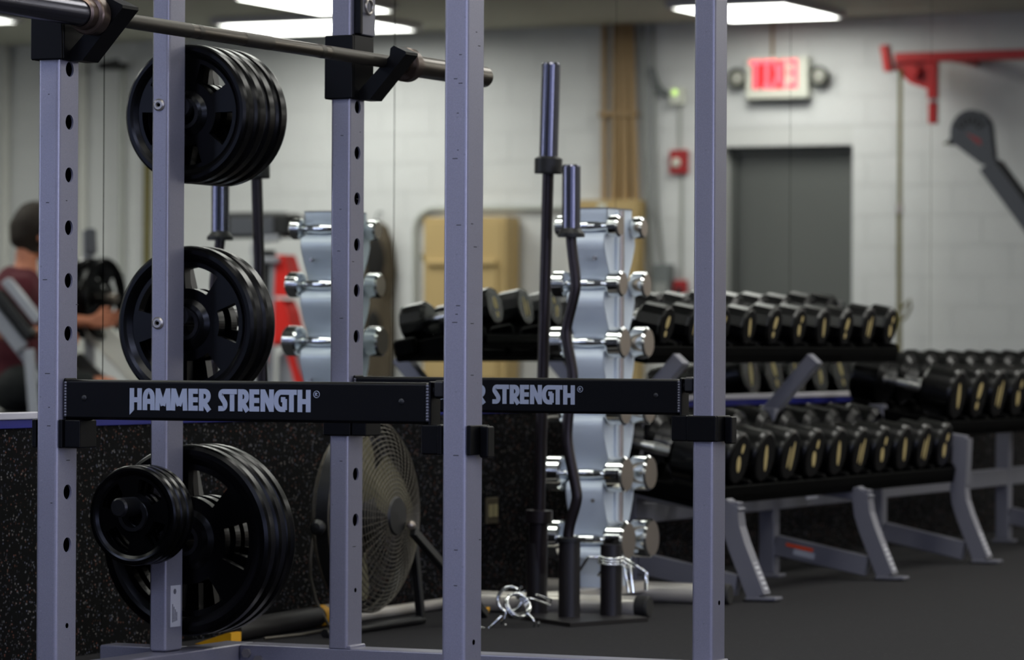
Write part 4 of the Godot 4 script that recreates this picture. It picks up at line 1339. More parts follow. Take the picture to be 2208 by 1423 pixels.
# ---------------------------------------------------------------- things at the far end, seen in the mirror
func far_wall_things() -> void:
	var zf := -17.5
	# lit exit sign
	var t := thing("exit_sign", V(4.40, 2.38, zf + 0.03), "white illuminated exit sign with red letters above the grey door", "exit sign")
	obj("housing", Geo.new().box(V(4.178, 2.385, zf), V(4.622, 2.665, zf + 0.09), 0.008), mats.plastic_white, t)
	obj("red_panel", Geo.new().box(V(4.340, 2.450, zf + 0.09), V(4.575, 2.640, zf + 0.0925), 0.001), mats.exit_panel_glow, t)
	obj("lower_tray", Geo.new().box(V(4.19, 2.372, zf + 0.005), V(4.61, 2.385, zf + 0.085), 0.003), mats.lamp_rim, t)
	var tm := TextMesh.new()
	var font := SystemFont.new()
	font.font_names = PackedStringArray(["Droid Sans"])
	font.font_weight = 700
	tm.font = font
	tm.text = "EXIT"
	tm.font_size = 64
	tm.pixel_size = 0.0038
	tm.depth = 0.004
	tm.material = mats.exit_glow
	var tx := MeshInstance3D.new()
	tx.name = "exit_letters"
	tx.mesh = tm
	t.add_child(tx, true)
	tx.position = V(4.415, 2.545, zf + 0.093) - t.position
	tx.scale = V(0.70, 1.12, 1.0)
	var ol := OmniLight3D.new()
	ol.name = "sign_lamp"
	ol.light_color = Color(1.0, 0.15, 0.18)
	ol.light_energy = 0.008
	ol.light_size = 0.1
	ol.omni_range = 12.0
	ol.omni_attenuation = 2.0
	ol.shadow_enabled = true
	t.add_child(ol, true)
	ol.position = V(4.40, 2.545, zf + 0.14) - t.position
	for x: float in [4.69, 4.108]:
		var lp := obj("lamp_head", Geo.new().lathe([[0.045, 0.0], [0.064, 0.03], [0.070, 0.06], [0.058, 0.064], [0.044, 0.056]], V(x, 2.535, zf + 0.02), V(0, -0.1, 1).normalized(), 24, false), mats.lamp_rim, t)
		obj("lamp_lens", Geo.new().lathe([[0.046, 0.052], [0.03, 0.058], [0.0, 0.060]], V(x, 2.535, zf + 0.02), V(0, -0.1, 1).normalized(), 24, false), mats.lamp_lens, lp)
	obj("conduit", Geo.new().cyl(V(4.46, 2.665, zf + 0.015), V(4.46, 2.92, zf + 0.015), 0.010, -1, 10), mats.tan_pipe, t)
	# junction box with indicator, fire alarm, pull station, grey box
	var jb := thing("junction_box", V(5.135, 2.36, zf + 0.03), "small pale junction box with a yellow-green lamp beside grey conduit", "junction box")
	obj("body", Geo.new().box(V(5.086, 2.362, zf), V(5.184, 2.478, zf + 0.07), 0.008), mats.plastic_white, jb)
	obj("indicator_lamp", Geo.new().ball(V(5.14, 2.445, zf + 0.07), V(0.022, 0.022, 0.01), 10), mats.status_glow, jb)
	obj("flex_conduit", Geo.new().tube([V(5.325, 2.62, zf + 0.03), V(5.31, 2.56, zf + 0.03), V(5.28, 2.49, zf + 0.03), V(5.24, 2.445, zf + 0.03), V(5.18, 2.43, zf + 0.03)], 0.022, 12), mats.box_grey, jb)
	obj("lower_conduit", Geo.new().cyl(V(5.125, 2.362, zf + 0.012), V(5.125, 2.06, zf + 0.012), 0.011, -1, 10), mats.conduit_painted, jb)
	var al := thing("fire_alarm", V(5.125, 1.895, zf + 0.02), "red square fire alarm with a white lens left of the door", "fire alarm")
	obj("body", Geo.new().box(V(5.063, 1.895, zf), V(5.187, 2.058, zf + 0.055), 0.008), mats.alarm_red, al)
	obj("strobe_lens", Geo.new().ball(V(5.135, 1.97, zf + 0.055), V(0.032, 0.034, 0.02), 12), mats.plastic_white, al)
	obj("lower_conduit", Geo.new().cyl(V(5.112, 1.895, zf + 0.012), V(5.112, 1.18, zf + 0.012), 0.011, -1, 10), mats.conduit_painted, al)
	var ps := thing("pull_station", V(5.112, 1.03, zf + 0.02), "small red pull station low on the wall beside the door", "pull station")
	obj("body", Geo.new().box(V(5.065, 1.035, zf), V(5.158, 1.178, zf + 0.05), 0.008), mats.alarm_red, ps)
	obj("pull_handle", Geo.new().box(V(5.09, 1.07, zf + 0.05), V(5.132, 1.13, zf + 0.062), 0.004), mats.pad_black, ps)
	var gb := thing("switch_box", V(5.23, 1.03, zf + 0.04), "grey metal switch box under the grey conduits", "switch box")
	obj("body", Geo.new().box(V(5.165, 1.03, zf), V(5.295, 1.285, zf + 0.09), 0.006), mats.box_grey, gb)
	obj("cover", Geo.new().box(V(5.178, 1.045, zf + 0.09), V(5.282, 1.16, zf + 0.098), 0.003), mats.conduit_grey, gb)
	# grey conduits
	for e: Array in [[5.408, 5.352, 1.665, 5.308, 1.05, "thicker grey conduit left of the fire alarm, nearer the tan pipes"], [5.331, 5.288, 1.664, 5.245, 1.285, "thin grey conduit just left of the fire alarm"]]:
		var cg := Geo.new().tube([V(e[0], 2.92, zf + 0.02), V(lerpf(e[0], e[1], 0.3), 2.55, zf + 0.02), V(e[1], e[2], zf + 0.02), V(e[3], e[4], zf + 0.02)], 0.018 if e[1] > 5.3 else 0.014, 12)
		tag(obj("conduit", cg, mats.conduit_grey), e[5], "conduit", "grey conduits on the end wall")
	# tan pipes down to the tall beige cabinet
	var k := 0
	for e: Array in [[5.674, 5.668, 0.020], [5.575, 5.585, 0.033], [5.525, 5.510, 0.030], [5.478, 5.435, 0.024]]:
		k += 1
		var g := Geo.new().tube([V(e[0], 2.92, zf + 0.04), V(lerpf(e[0], e[1], 0.4), 2.35, zf + 0.04), V(e[1], 1.725, zf + 0.04)], e[2], 14)
		tag(obj("tan_pipe", g, mats.tan_pipe), "tan painted pipe above the tall beige cabinet, %s from the left" % ["", "first", "second", "third", "fourth"][k], "pipe", "tan pipes above the cabinet")
	tag(obj("pipe_strap", Geo.new().box(V(5.43, 2.29, zf), V(5.70, 2.325, zf + 0.08), 0.004), mats.tan_pipe), "flat strap holding the tan pipes to the wall", "pipe strap")
	# cabinets
	var c1 := thing("electrical_cabinet", V(6.6, 0.45, zf + 0.12), "wide beige electrical cabinet under the grey hoop conduit", "cabinet", "beige electrical cabinets")
	obj("body", Geo.new().box(V(6.31, 0.45, zf + 0.022), V(6.94, 1.615, zf + 0.24), 0.006), mats.beige_metal, c1)
	obj("door", Geo.new().box(V(6.345, 0.48, zf + 0.24), V(6.91, 1.585, zf + 0.248), 0.004), mats.beige_metal, c1)
	obj("ledge", Geo.new().box(V(6.37, 1.275, zf + 0.248), V(6.90, 1.318, zf + 0.288), 0.012), mats.beige_metal, c1)
	obj("lower_door", Geo.new().box(V(6.37, 0.5, zf + 0.248), V(6.90, 1.27, zf + 0.262), 0.006), mats.beige_metal, c1)
	var c2 := thing("electrical_cabinet", V(5.6, 0.45, zf + 0.08), "tall narrow beige electrical cabinet below the tan pipes", "cabinet", "beige electrical cabinets")
	obj("body", Geo.new().box(V(5.375, 0.45, zf + 0.022), V(5.86, 1.722, zf + 0.16), 0.006), mats.beige_metal, c2)
	obj("door", Geo.new().box(V(5.41, 0.48, zf + 0.16), V(5.83, 1.69, zf + 0.168), 0.004), mats.beige_metal, c2)
	obj("label_plate", Geo.new().box(V(5.60, 1.63, zf + 0.168), V(5.66, 1.70, zf + 0.172), 0.002), mats.plastic_white, c2)
	# hoop conduit
	var hp := []
	hp.append(V(7.085, 0.45, zf + 0.025))
	hp.append(V(7.105, 1.0, zf + 0.025))
	hp.append(V(7.11, 1.50, zf + 0.025))
	for j in 7:
		var a := PI / 2 * j / 6.0
		hp.append(V(6.96 + 0.15 * cos(a), 1.53 + 0.15 * sin(a), zf + 0.025))
	hp.append(V(5.87, 1.672, zf + 0.025))
	tag(obj("hoop_conduit", Geo.new().tube(hp, 0.022, 12), mats.conduit_painted), "grey conduit bent into a hoop over the wide beige cabinet", "conduit")
	tag(obj("wooden_stick", Geo.new().bar(V(7.04, 1.36, zf + 0.05), V(6.86, 1.03, zf + 0.05), V(0, 0, 1), 0.03, 0.03, 0.005), mats.olive_strap), "short olive stick fixed beside the wide beige cabinet", "stick")
	# pipes and bracket on the left part of the end wall
	tag(obj("wall_pipe", Geo.new().cyl(V(9.80, 0, zf + 0.04), V(9.80, 2.92, zf + 0.04), 0.035, -1, 16), mats.wall_paint), "white vertical pipe just right of the near silver upright", "pipe", "white pipes on the end wall")
	tag(obj("wall_pipe", Geo.new().cyl(V(10.46, 0, zf + 0.04), V(10.46, 2.92, zf + 0.04), 0.035, -1, 16), mats.wall_paint), "white vertical pipe at the far left above the person's head", "pipe", "white pipes on the end wall")
	tag(obj("wall_pipe", Geo.new().cyl(V(9.265, 0, zf + 0.03), V(9.265, 2.3, zf + 0.03), 0.026, -1, 14), mats.olive_strap), "olive vertical pipe half hidden behind the storage post", "pipe")
	var br := thing("wall_bracket", V(9.43, 1.85, zf + 0.1), "dark wall bracket with a hanging grey cable left of the top plates", "bracket")
	obj("arm", Geo.new().bar(V(9.47, 2.74, zf), V(9.47, 2.72, zf + 0.35), V(1, 0, 0), 0.05, 0.05, 0.006).bar(V(9.49, 2.73, zf + 0.33), V(9.33, 2.755, zf + 0.33), V(0, 0, 1), 0.03, 0.03, 0.004), mats.pad_black, br)
	obj("cable", Geo.new().cyl(V(9.46, 2.73, zf + 0.06), V(9.46, 1.2, zf + 0.06), 0.02, -1, 10), mats.conduit_painted, br)
	# hanging coat
	var co := thing("hanging_coat", V(7.38, 0.5, zf + 0.1), "dark brown coat with a black lining hanging on the end wall", "coat")
	var prf := [[0.02, 1.60], [0.09, 1.56], [0.13, 1.45], [0.145, 1.25], [0.125, 1.05], [0.135, 0.85], [0.14, 0.65], [0.135, 0.5]]
	var cg2 := Geo.new()
	for i in prf.size() - 1:
		for j in 20:
			var q := []
			for e: Array in [[i, j], [i, j + 1], [i + 1, j + 1], [i + 1, j]]:
				var pr: Array = prf[e[0]]
				var a: float = TAU * e[1] / 20.0
				var wob: float = 1.0 + 0.12 * sin(a * 5.0 + e[0])
				q.append(V(7.385 + pr[0] * cos(a) * wob * 0.95, pr[1], zf + 0.085 + pr[0] * 0.55 * sin(a) * wob))
			var nn: Vector3 = (q[2] - q[0]).cross(q[1] - q[3]).normalized()
			if nn.dot((q[0] + q[2]) / 2.0 - V(7.385, (q[0].y + q[2].y) / 2.0, zf + 0.085)) < 0:
				nn = -nn
			cg2.quad(q[0], q[1], q[2], q[3], nn)
	obj("shell", cg2, mats.coat_tan, co)
	var li := Geo.new()
	li.ball(V(7.36, 1.30, zf + 0.14), V(0.075, 0.19, 0.045), 12)
	obj("lining", li, mats.coat_black, co)
	obj("pocket", Geo.new().ball(V(7.37, 0.86, zf + 0.145), V(0.055, 0.12, 0.04), 12), mats.coat_black, co)
	obj("hook", Geo.new().tube([V(7.385, 1.66, zf), V(7.385, 1.66, zf + 0.06), V(7.385, 1.62, zf + 0.085), V(7.385, 1.585, zf + 0.085)], 0.006, 8), mats.box_grey, co)
	# red wall-mounted boom
	var rb := thing("wall_boom", V(3.0, 2.1, zf + 0.3), "red steel wall boom with a hanging olive strap, top right", "wall boom")
	var zb := -17.1
	obj("beam", Geo.new().box(V(1.9, 2.575, zb - 0.03), V(3.46, 2.638, zb + 0.03), 0.006), mats.red_steel, rb)
	obj("end_plate", Geo.new().bar(V(3.50, 2.52, zb), V(3.53, 2.69, zb), V(0, 0, 1), 0.09, 0.05, 0.005), mats.red_steel, rb)
	obj("gusset", Geo.new().prism(PackedVector2Array([Vector2(3.46, 2.60), Vector2(3.47, 2.54), Vector2(3.36, 2.44), Vector2(3.24, 2.40), Vector2(3.20, 2.44), Vector2(3.20, 2.60)]), V(0, 0, zb - 0.035), V(1, 0, 0), V(0, 1, 0), V(0, 0, 1), 0.03), mats.red_steel, rb)
	obj("roller", Geo.new().cyl(V(3.33, 2.515, zb - 0.02), V(3.33, 2.515, zb + 0.05), 0.042, -1, 20), mats.red_steel, rb)
	obj("hanger", Geo.new().box(V(3.172, 2.335, zb - 0.03), V(3.235, 2.575, zb + 0.03), 0.005), mats.red_steel, rb)
	obj("hanger", Geo.new().box(V(3.175, 2.175, zb - 0.03), V(3.228, 2.315, zb + 0.03), 0.005), mats.red_steel, rb)
	obj("hanger_pin", Geo.new().cyl(V(3.20, 2.325, zb - 0.04), V(3.20, 2.325, zb + 0.04), 0.014, -1, 12), mats.bolt_steel, rb)
	obj("wall_stay", Geo.new().bar(V(3.05, 2.60, zb), V(3.05, 2.60, -17.5), V(0, 1, 0), 0.06, 0.05, 0.004), mats.red_steel, rb)
	obj("wall_stay", Geo.new().bar(V(2.2, 2.60, zb), V(2.2, 2.60, -17.5), V(0, 1, 0), 0.06, 0.05, 0.004), mats.red_steel, rb)
	obj("strap", Geo.new().bar(V(3.425, 2.53, zb + 0.005), V(3.425, 1.66, zb + 0.005), V(1, 0, 0), 0.028, 0.006, 0.002), mats.olive_strap, rb)
	obj("strap", Geo.new().bar(V(3.428, 1.60, zb + 0.005), V(3.424, 0.68, zb + 0.005), V(1, 0, 0), 0.034, 0.006, 0.002), mats.olive_strap, rb)
	obj("strap_buckle", Geo.new().box(V(3.405, 1.60, zb - 0.008), V(3.445, 1.66, zb + 0.018), 0.004), mats.chrome_end, rb)
	obj("strap_hook", Geo.new().tube([V(3.42, 0.98, zb), V(3.39, 1.0, zb), V(3.355, 1.04, zb), V(3.35, 0.99, zb), V(3.38, 0.93, zb), V(3.42, 0.9, zb)], 0.010, 8), mats.olive_strap, rb)

func cable_arm() -> void:
	# cable machine arm with a round pulley cover
	var z := -15.0
	var t := thing("cable_machine", V(1.6, 0, z), "grey cable machine arm with a round pulley cover and red mark", "cable machine")
	var poly := PackedVector2Array()
	for k in 15:
		var a := deg_to_rad(lerpf(-25.0, 215.0, k / 14.0))
		poly.append(Vector2(2.262 + 0.125 * cos(a), 1.985 + 0.135 * sin(a)))
	poly.append(Vector2(2.115, 1.775))
	poly.append(Vector2(2.20, 1.80))
	var hull := Geometry2D.convex_hull(poly)
	hull.remove_at(hull.size() - 1)
	obj("pulley_cover", Geo.new().prism(hull, V(0, 0, z - 0.04), V(1, 0, 0), V(0, 1, 0), V(0, 0, 1), 0.08), mats.machine_grey, t)
	var rib := Geo.new()
	for k in 6:
		var a := deg_to_rad(30.0 + 24.0 * k)
		rib.bar(V(2.262 + 0.05 * cos(a), 1.985 + 0.05 * sin(a), z + 0.043), V(2.262 + 0.115 * cos(a), 1.985 + 0.12 * sin(a), z + 0.043), V(0, 0, 1), 0.008, 0.016, 0.002)
	obj("cover_rib", rib, mats.pad_black, t)
	obj("red_mark", Geo.new().prism(PackedVector2Array([Vector2(2.29, 1.985), Vector2(2.20, 1.945), Vector2(2.195, 1.91), Vector2(2.225, 1.925)]), V(0, 0, z + 0.04), V(1, 0, 0), V(0, 1, 0), V(0, 0, 1), 0.003), mats.alarm_red, t)
	obj("pull_knob", Geo.new().ball(V(2.39, 1.935, z), V(0.022, 0.022, 0.022), 8), mats.pad_black, t)
	obj("pull_knob", Geo.new().cyl(V(2.37, 1.94, z), V(2.435, 1.925, z), 0.008, -1, 8), mats.olive_strap, t)
	obj("arm", Geo.new().bar(V(2.16, 1.80, z), V(1.55, 1.0, z), V(0.8, -0.6, 0), 0.115, 0.10, 0.006), mats.machine_grey, t)
	obj("arm_edge", Geo.new().bar(V(2.10, 1.815, z + 0.0), V(1.50, 1.03, z), V(0.8, -0.6, 0), 0.02, 0.11, 0.003), mats.pad_black, t)
	obj("column", Geo.new().box(V(1.45, 0.02, z - 0.08), V(1.60, 2.1, z + 0.08), 0.006), mats.machine_grey, t)
	obj("base", Geo.new().box(V(1.2, 0, z - 0.35), V(1.85, 0.05, z + 0.35), 0.006), mats.machine_grey, t)

func cardio_machine() -> void:
	var z := -14.0
	var t := thing("cardio_machine", V(6.4, 0, z), "black and grey cardio machine with bright red side covers", "cardio machine")
	obj("console", Geo.new().box(V(6.20, 1.375, z - 0.12), V(6.69, 1.53, z + 0.10), 0.03), mats.pad_black, t)
	obj("console_screen", Geo.new().box(V(6.30, 1.39, z + 0.10), V(6.60, 1.50, z + 0.106), 0.003), mats.machine_grey, t)
	var hb := []
	for k in 9:
		var a := deg_to_rad(lerpf(80.0, 280.0, k / 8.0))
		hb.append(V(6.36 - 0.055 * cos(a), 1.30 + 0.062 * sin(a), z + 0.14))
	hb.push_front(V(6.24, 1.37, z + 0.14))
	hb.append(V(6.24, 1.236, z + 0.14))
	obj("handlebar", Geo.new().tube(hb, 0.020, 12), mats.machine_light, t)
	obj("mast", Geo.new().bar(V(6.37, 0.05, z + 0.05), V(6.36, 1.30, z + 0.05), V(1, 0, 0), 0.075, 0.06, 0.008), mats.pad_black, t)
	obj("side_tube", Geo.new().cyl(V(6.325, 0.05, z + 0.10), V(6.30, 1.25, z + 0.10), 0.018, -1, 12), mats.machine_light, t)
	obj("side_tube", Geo.new().cyl(V(6.43, 0.05, z + 0.10), V(6.43, 1.36, z + 0.10), 0.018, -1, 12), mats.machine_light, t)
	var e := V(-1, 0, 0)
	obj("red_cover", Geo.new().prism(PackedVector2Array([Vector2(-6.275, 1.27), Vector2(-6.23, 1.27), Vector2(-6.155, 1.06), Vector2(-6.16, 1.02), Vector2(-6.29, 1.02)]), V(0, 0, z - 0.05), e, V(0, 1, 0), V(0, 0, 1), 0.16), mats.cloth_red, t)
	obj("red_cover", Geo.new().prism(PackedVector2Array([Vector2(-6.285, 1.0), Vector2(-6.235, 1.0), Vector2(-6.20, 0.93), Vector2(-6.15, 0.74), Vector2(-6.23, 0.76), Vector2(-6.30, 0.72)]), V(0, 0, z - 0.05), e, V(0, 1, 0), V(0, 0, 1), 0.16), mats.cloth_red, t)
	obj("red_cover", Geo.new().ball(V(6.345, 0.68, z + 0.13), V(0.026, 0.09, 0.02), 10), mats.cloth_red, t)
	obj("red_cover", Geo.new().bar(V(6.22, 0.70, z + 0.02), V(6.14, 0.45, z + 0.02), V(1, 0, 0), 0.035, 0.1, 0.01), mats.cloth_red, t)
	obj("housing", Geo.new().box(V(6.13, 0.05, z - 0.25), V(6.33, 0.70, z + 0.02), 0.04), mats.machine_light, t)
	obj("base", Geo.new().box(V(6.05, 0, z - 0.7), V(6.6, 0.06, z + 0.4), 0.01), mats.pad_black, t)

# ---------------------------------------------------------------- seated person and the plate machine
# a distance field of tapered capsules, meshed as surface nets
func nets(bones: Array, cell: float, blend: float, clip = null) -> Geo:
	var lo := Vector3.INF
	var hi := -Vector3.INF
	for b: Array in bones:
		var m: float = maxf(b[1], b[3]) + blend + cell * 2.0
		lo = lo.min(b[0] - Vector3.ONE * m).min(b[2] - Vector3.ONE * m)
		hi = hi.max(b[0] + Vector3.ONE * m).max(b[2] + Vector3.ONE * m)
	var nx := int((hi.x - lo.x) / cell) + 2
	var ny := int((hi.y - lo.y) / cell) + 2
	var nz := int((hi.z - lo.z) / cell) + 2
	var f := PackedFloat32Array()
	f.resize(nx * ny * nz)
	f.fill(1.0)
	for b: Array in bones:
		var a: Vector3 = b[0]
		var d: Vector3 = b[2] - a
		var dd := maxf(d.length_squared(), 1e-9)
		var ra: float = b[1]
		var rb: float = b[3]
		var fl: Vector3 = b[4] if b.size() > 4 else Vector3.ONE
		var m := maxf(ra, rb) * maxf(fl.x, maxf(fl.y, fl.z)) + blend + cell * 2.0
		var l := (a.min(b[2]) - Vector3.ONE * m - lo) / cell
		var h := (a.max(b[2]) + Vector3.ONE * m - lo) / cell
		for z in range(maxi(0, int(l.z)), mini(nz, int(h.z) + 1)):
			for y in range(maxi(0, int(l.y)), mini(ny, int(h.y) + 1)):
				for x in range(maxi(0, int(l.x)), mini(nx, int(h.x) + 1)):
					var p := lo + Vector3(x, y, z) * cell - a
					var t := clampf(p.dot(d) / dd, 0.0, 1.0)
					var v := ((p - d * t) / fl).length() - lerpf(ra, rb, t)
					var i := (z * ny + y) * nx + x
					var o := f[i]
					var k := maxf(blend - absf(v - o), 0.0) / blend
					f[i] = minf(v, o) - k * k * blend * 0.25
	if clip != null:
		for z in nz:
			for y in ny:
				for x in nx:
					var i := (z * ny + y) * nx + x
					if f[i] < 0.3:
						f[i] = maxf(f[i], clip.call(lo + Vector3(x, y, z) * cell))
	var at := {}
	var pts := PackedVector3Array()
	for z in nz - 1:
		for y in ny - 1:
			for x in nx - 1:
				var s := 0
				var acc := Vector3.ZERO
				var c := 0
				var val := []
				for k in 8:
					var w := f[((z + (k >> 2)) * ny + y + ((k >> 1) & 1)) * nx + x + (k & 1)]
					val.append(w)
					if w < 0.0:
						s += 1
				if s == 0 or s == 8:
					continue
				for e: Array in [[0, 1], [2, 3], [4, 5], [6, 7], [0, 2], [1, 3], [4, 6], [5, 7], [0, 4], [1, 5], [2, 6], [3, 7]]:
					var v0: float = val[e[0]]
					var v1: float = val[e[1]]
					if (v0 < 0.0) != (v1 < 0.0):
						var t := v0 / (v0 - v1)
						var p0 := Vector3(e[0] & 1, (e[0] >> 1) & 1, e[0] >> 2)
						var p1 := Vector3(e[1] & 1, (e[1] >> 1) & 1, e[1] >> 2)
						acc += p0.lerp(p1, t)
						c += 1
				at[(z * ny + y) * nx + x] = pts.size()
				pts.append(lo + (Vector3(x, y, z) + acc / c) * cell)
	var quads := []
	var nor := PackedVector3Array()
	nor.resize(pts.size())
	for z in range(1, nz - 1):
		for y in range(1, ny - 1):
			for x in range(1, nx - 1):
				var i := (z * ny + y) * nx + x
				if not at.has(i):
					continue
				var v0 := f[i] < 0.0
				for ax in 3:
					var j: int = i + [1, nx, nx * ny][ax]
					if v0 == (f[j] < 0.0):
						continue
					var du: int = [nx, nx * ny, 1][ax]
					var dv: int = [nx * ny, 1, nx][ax]
					var q := [i - du - dv, i - dv, i, i - du]
					var ok := true
					for qq: int in q:
						ok = ok and at.has(qq)
					if not ok:
						continue
					var w := [at[q[0]], at[q[1]], at[q[2]], at[q[3]]]
					var nn := (pts[w[2]] - pts[w[0]]).cross(pts[w[3]] - pts[w[1]])
					var out := Vector3.ZERO
					out[ax] = 1.0 if v0 else -1.0
					if nn.dot(out) < 0.0:
						nn = -nn
					for ww: int in w:
						nor[ww] += nn
					quads.append(w)
	var g := Geo.new()
	for w: Array in quads:
		g.quad_n(pts[w[0]], pts[w[1]], pts[w[2]], pts[w[3]], nor[w[0]].normalized(), nor[w[1]].normalized(), nor[w[2]].normalized(), nor[w[3]].normalized())
	return g

func add(g: Geo, h: Geo) -> void:
	g.v.append_array(h.v)
	g.n.append_array(h.n)

# five bent fingers on a palm; dir points from wrist to knuckles, up is the back of the hand, side towards the thumb
func hand_bones(wrist: Vector3, dir: Vector3, side: Vector3, curl: float) -> Array:
	var back := side.cross(dir).normalized()
	var out := []
	for i in 4:
		var off := side * (0.030 - 0.020 * i)
		var kn := wrist + dir * (0.088 - 0.004 * absf(i - 1.0)) + off
		out.append([wrist + side * (0.014 - 0.010 * i), 0.016, kn, 0.012])
		var ln: float = [0.040, 0.045, 0.042, 0.034][i]
		var d := dir
		var p := kn
		for s in 3:
			d = d.rotated(side, curl * (0.7 if s == 0 else 1.0)).normalized()
			var q: Vector3 = p + d * ln * [1.0, 0.65, 0.5][s]
			out.append([p, 0.0095 - 0.0008 * s, q, 0.0088 - 0.0008 * s])
			p = q
	var t0 := wrist + dir * 0.030 + side * 0.022
	var t1 := t0 + (dir * 0.5 + side * 0.7 - back * 0.4).normalized() * 0.045
	out.append([t0, 0.016, t1, 0.011])
	out.append([t1, 0.011, t1 + (dir * 0.85 + side * 0.1 - back * 0.5).normalized() * 0.032, 0.009])
	return out

func person() -> void:
	# image-right and away-from-viewer directions as they stand in the room
	var r := V(-0.908, 0, -0.419)
	var a := V(0.419, 0, -0.908)
	var o := V(5.32, 0, -9.5)
	var u := Vector3.UP
	var F := (r * 0.94 + a * 0.34).normalized()
	var N := (r * 0.34 - a * 0.94).normalized()
	var P := func(x: float, y: float, z: float) -> Vector3: return o + r * x + u * y + a * z
	var B := func(f: float, y: float, n: float) -> Vector3: return o - r * 0.02 + F * f + u * y + N * n
	var t := thing("person", o, "seated person in a maroon t-shirt seen from the side, holding a machine lever", "person")
	var head: Vector3 = B.call(0.095, 1.258, 0.0)
	var neck: Vector3 = B.call(0.05, 1.12, 0.0)
	var chest: Vector3 = B.call(0.01, 0.94, 0.0)
	var waist: Vector3 = B.call(-0.01, 0.70, 0.0)
	var pel: Vector3 = B.call(0.0, 0.53, 0.0)
	var sn: Vector3 = B.call(-0.015, 1.0, 0.175)
	var sf: Vector3 = B.call(0.03, 1.01, -0.17)
	var en: Vector3 = B.call(-0.11, 0.785, 0.24)
	var wn: Vector3 = B.call(0.06, 0.775, 0.40)
	var ef: Vector3 = B.call(0.20, 0.84, -0.19)
	var wf: Vector3 = B.call(0.395, 0.835, -0.09)
	var hn: Vector3 = B.call(0.0, 0.53, 0.09)
	var hf: Vector3 = B.call(0.0, 0.53, -0.09)
	var kn: Vector3 = B.call(0.42, 0.50, 0.15)
	var kf: Vector3 = B.call(0.42, 0.50, -0.15)
	var an: Vector3 = B.call(0.40, 0.09, 0.15)
	var af: Vector3 = B.call(0.40, 0.09, -0.15)
	var bones := [
		[chest, 0.115, B.call(0.01, 1.0, 0.0), 0.10], [chest, 0.115, waist, 0.105], [waist, 0.105, pel, 0.125], [chest + N * 0.05, 0.10, waist + N * 0.04, 0.095], [chest - N * 0.05, 0.10, waist - N * 0.04, 0.095], [chest, 0.08, sn, 0.052], [chest, 0.08, sf, 0.052],
		[neck + V(0, -0.06, 0), 0.055, neck + V(0, 0.05, 0), 0.052], [sn, 0.050, en, 0.040], [en, 0.040, wn, 0.026], [sf, 0.050, ef, 0.040], [ef, 0.040, wf, 0.026],
		[hn, 0.085, kn, 0.060], [hf, 0.085, kf, 0.060], [kn, 0.058, an, 0.038], [kf, 0.058, af, 0.038], [pel, 0.11, hn, 0.09], [pel, 0.11, hf, 0.09],
	]
	var body := nets(bones, 0.014, 0.03)
	# head with face, looking along F
	var hb := [
		[head + u * 0.035 - F * 0.012, 0.088, head + u * 0.02 + F * 0.012, 0.086], [head + F * 0.02 - u * 0.02, 0.070, head - u * 0.085 + F * 0.045, 0.040], [neck + V(0, 0.03, 0), 0.052, head - u * 0.05, 0.052],
		[head + F * 0.092, 0.012, head + F * 0.112 - u * 0.032, 0.014], [head + F * 0.08 - u * 0.066 - N * 0.015, 0.010, head + F * 0.08 - u * 0.066 + N * 0.015, 0.010],
		[head + N * 0.084 + u * 0.01 - F * 0.005, 0.012, head + N * 0.086 - u * 0.028, 0.010], [head - N * 0.084 + u * 0.01 - F * 0.005, 0.012, head - N * 0.086 - u * 0.028, 0.010],
		[head + F * 0.084 + u * 0.018 - N * 0.034, 0.011, head + F * 0.084 + u * 0.018 - N * 0.026, 0.011], [head + F * 0.084 + u * 0.018 + N * 0.034, 0.011, head + F * 0.084 + u * 0.018 + N * 0.026, 0.011],
	]
	add(body, nets(hb, 0.006, 0.012))
	var hand_n := hand_bones(wn, (F * 0.85 - N * 0.3 - u * 0.2).normalized(), u, 0.6)
	hand_n.append([wn - (wn - en).normalized() * 0.03, 0.026, wn, 0.022])
	add(body, nets(hand_n, 0.0045, 0.006))
	var hand_f := hand_bones(wf, (F * 0.85 + N * 0.4 + u * 0.1).normalized(), u, 0.5)
	hand_f.append([wf - (wf - ef).normalized() * 0.03, 0.026, wf, 0.022])
	add(body, nets(hand_f, 0.0045, 0.006))
	obj("body", body, mats.skin, t)
	# hair
	var hair_b := [[head + u * 0.045 - F * 0.018, 0.100, head + u * 0.03, 0.097], [head - u * 0.01 - F * 0.035, 0.085, head - u * 0.075 - F * 0.022, 0.058], [head + u * 0.06 + N * 0.03, 0.090, head + u * 0.075 - N * 0.02, 0.088], [head + u * 0.11 - F * 0.04, 0.035, head + u * 0.115 + F * 0.02, 0.04], [head - F * 0.10 + u * 0.04, 0.03, head - F * 0.09 - u * 0.03, 0.035]]
	var clip := func(p: Vector3) -> float:
		var q: Vector3 = p - head
		return maxf(q.dot(F) - 0.055 - q.y * 0.4, -0.095 - q.y)
	obj("hair", nets(hair_b, 0.007, 0.02, clip), mats.hair_brown, t)
	# t-shirt
	var mn := sn.lerp(en, 0.70)
	var mf := sf.lerp(ef, 0.62)
	var shirt_b := [[chest, 0.130, B.call(0.01, 1.0, 0.0), 0.116], [chest, 0.130, waist, 0.122], [waist, 0.122, pel, 0.142], [chest + N * 0.05, 0.115, waist + N * 0.04, 0.112], [chest - N * 0.05, 0.115, waist - N * 0.04, 0.112], [chest, 0.096, sn, 0.066], [chest, 0.096, sf, 0.066], [sn, 0.064, mn, 0.062], [sf, 0.064, mf, 0.062]]
	var cutn := (en - sn).normalized()
	var cutf := (ef - sf).normalized()
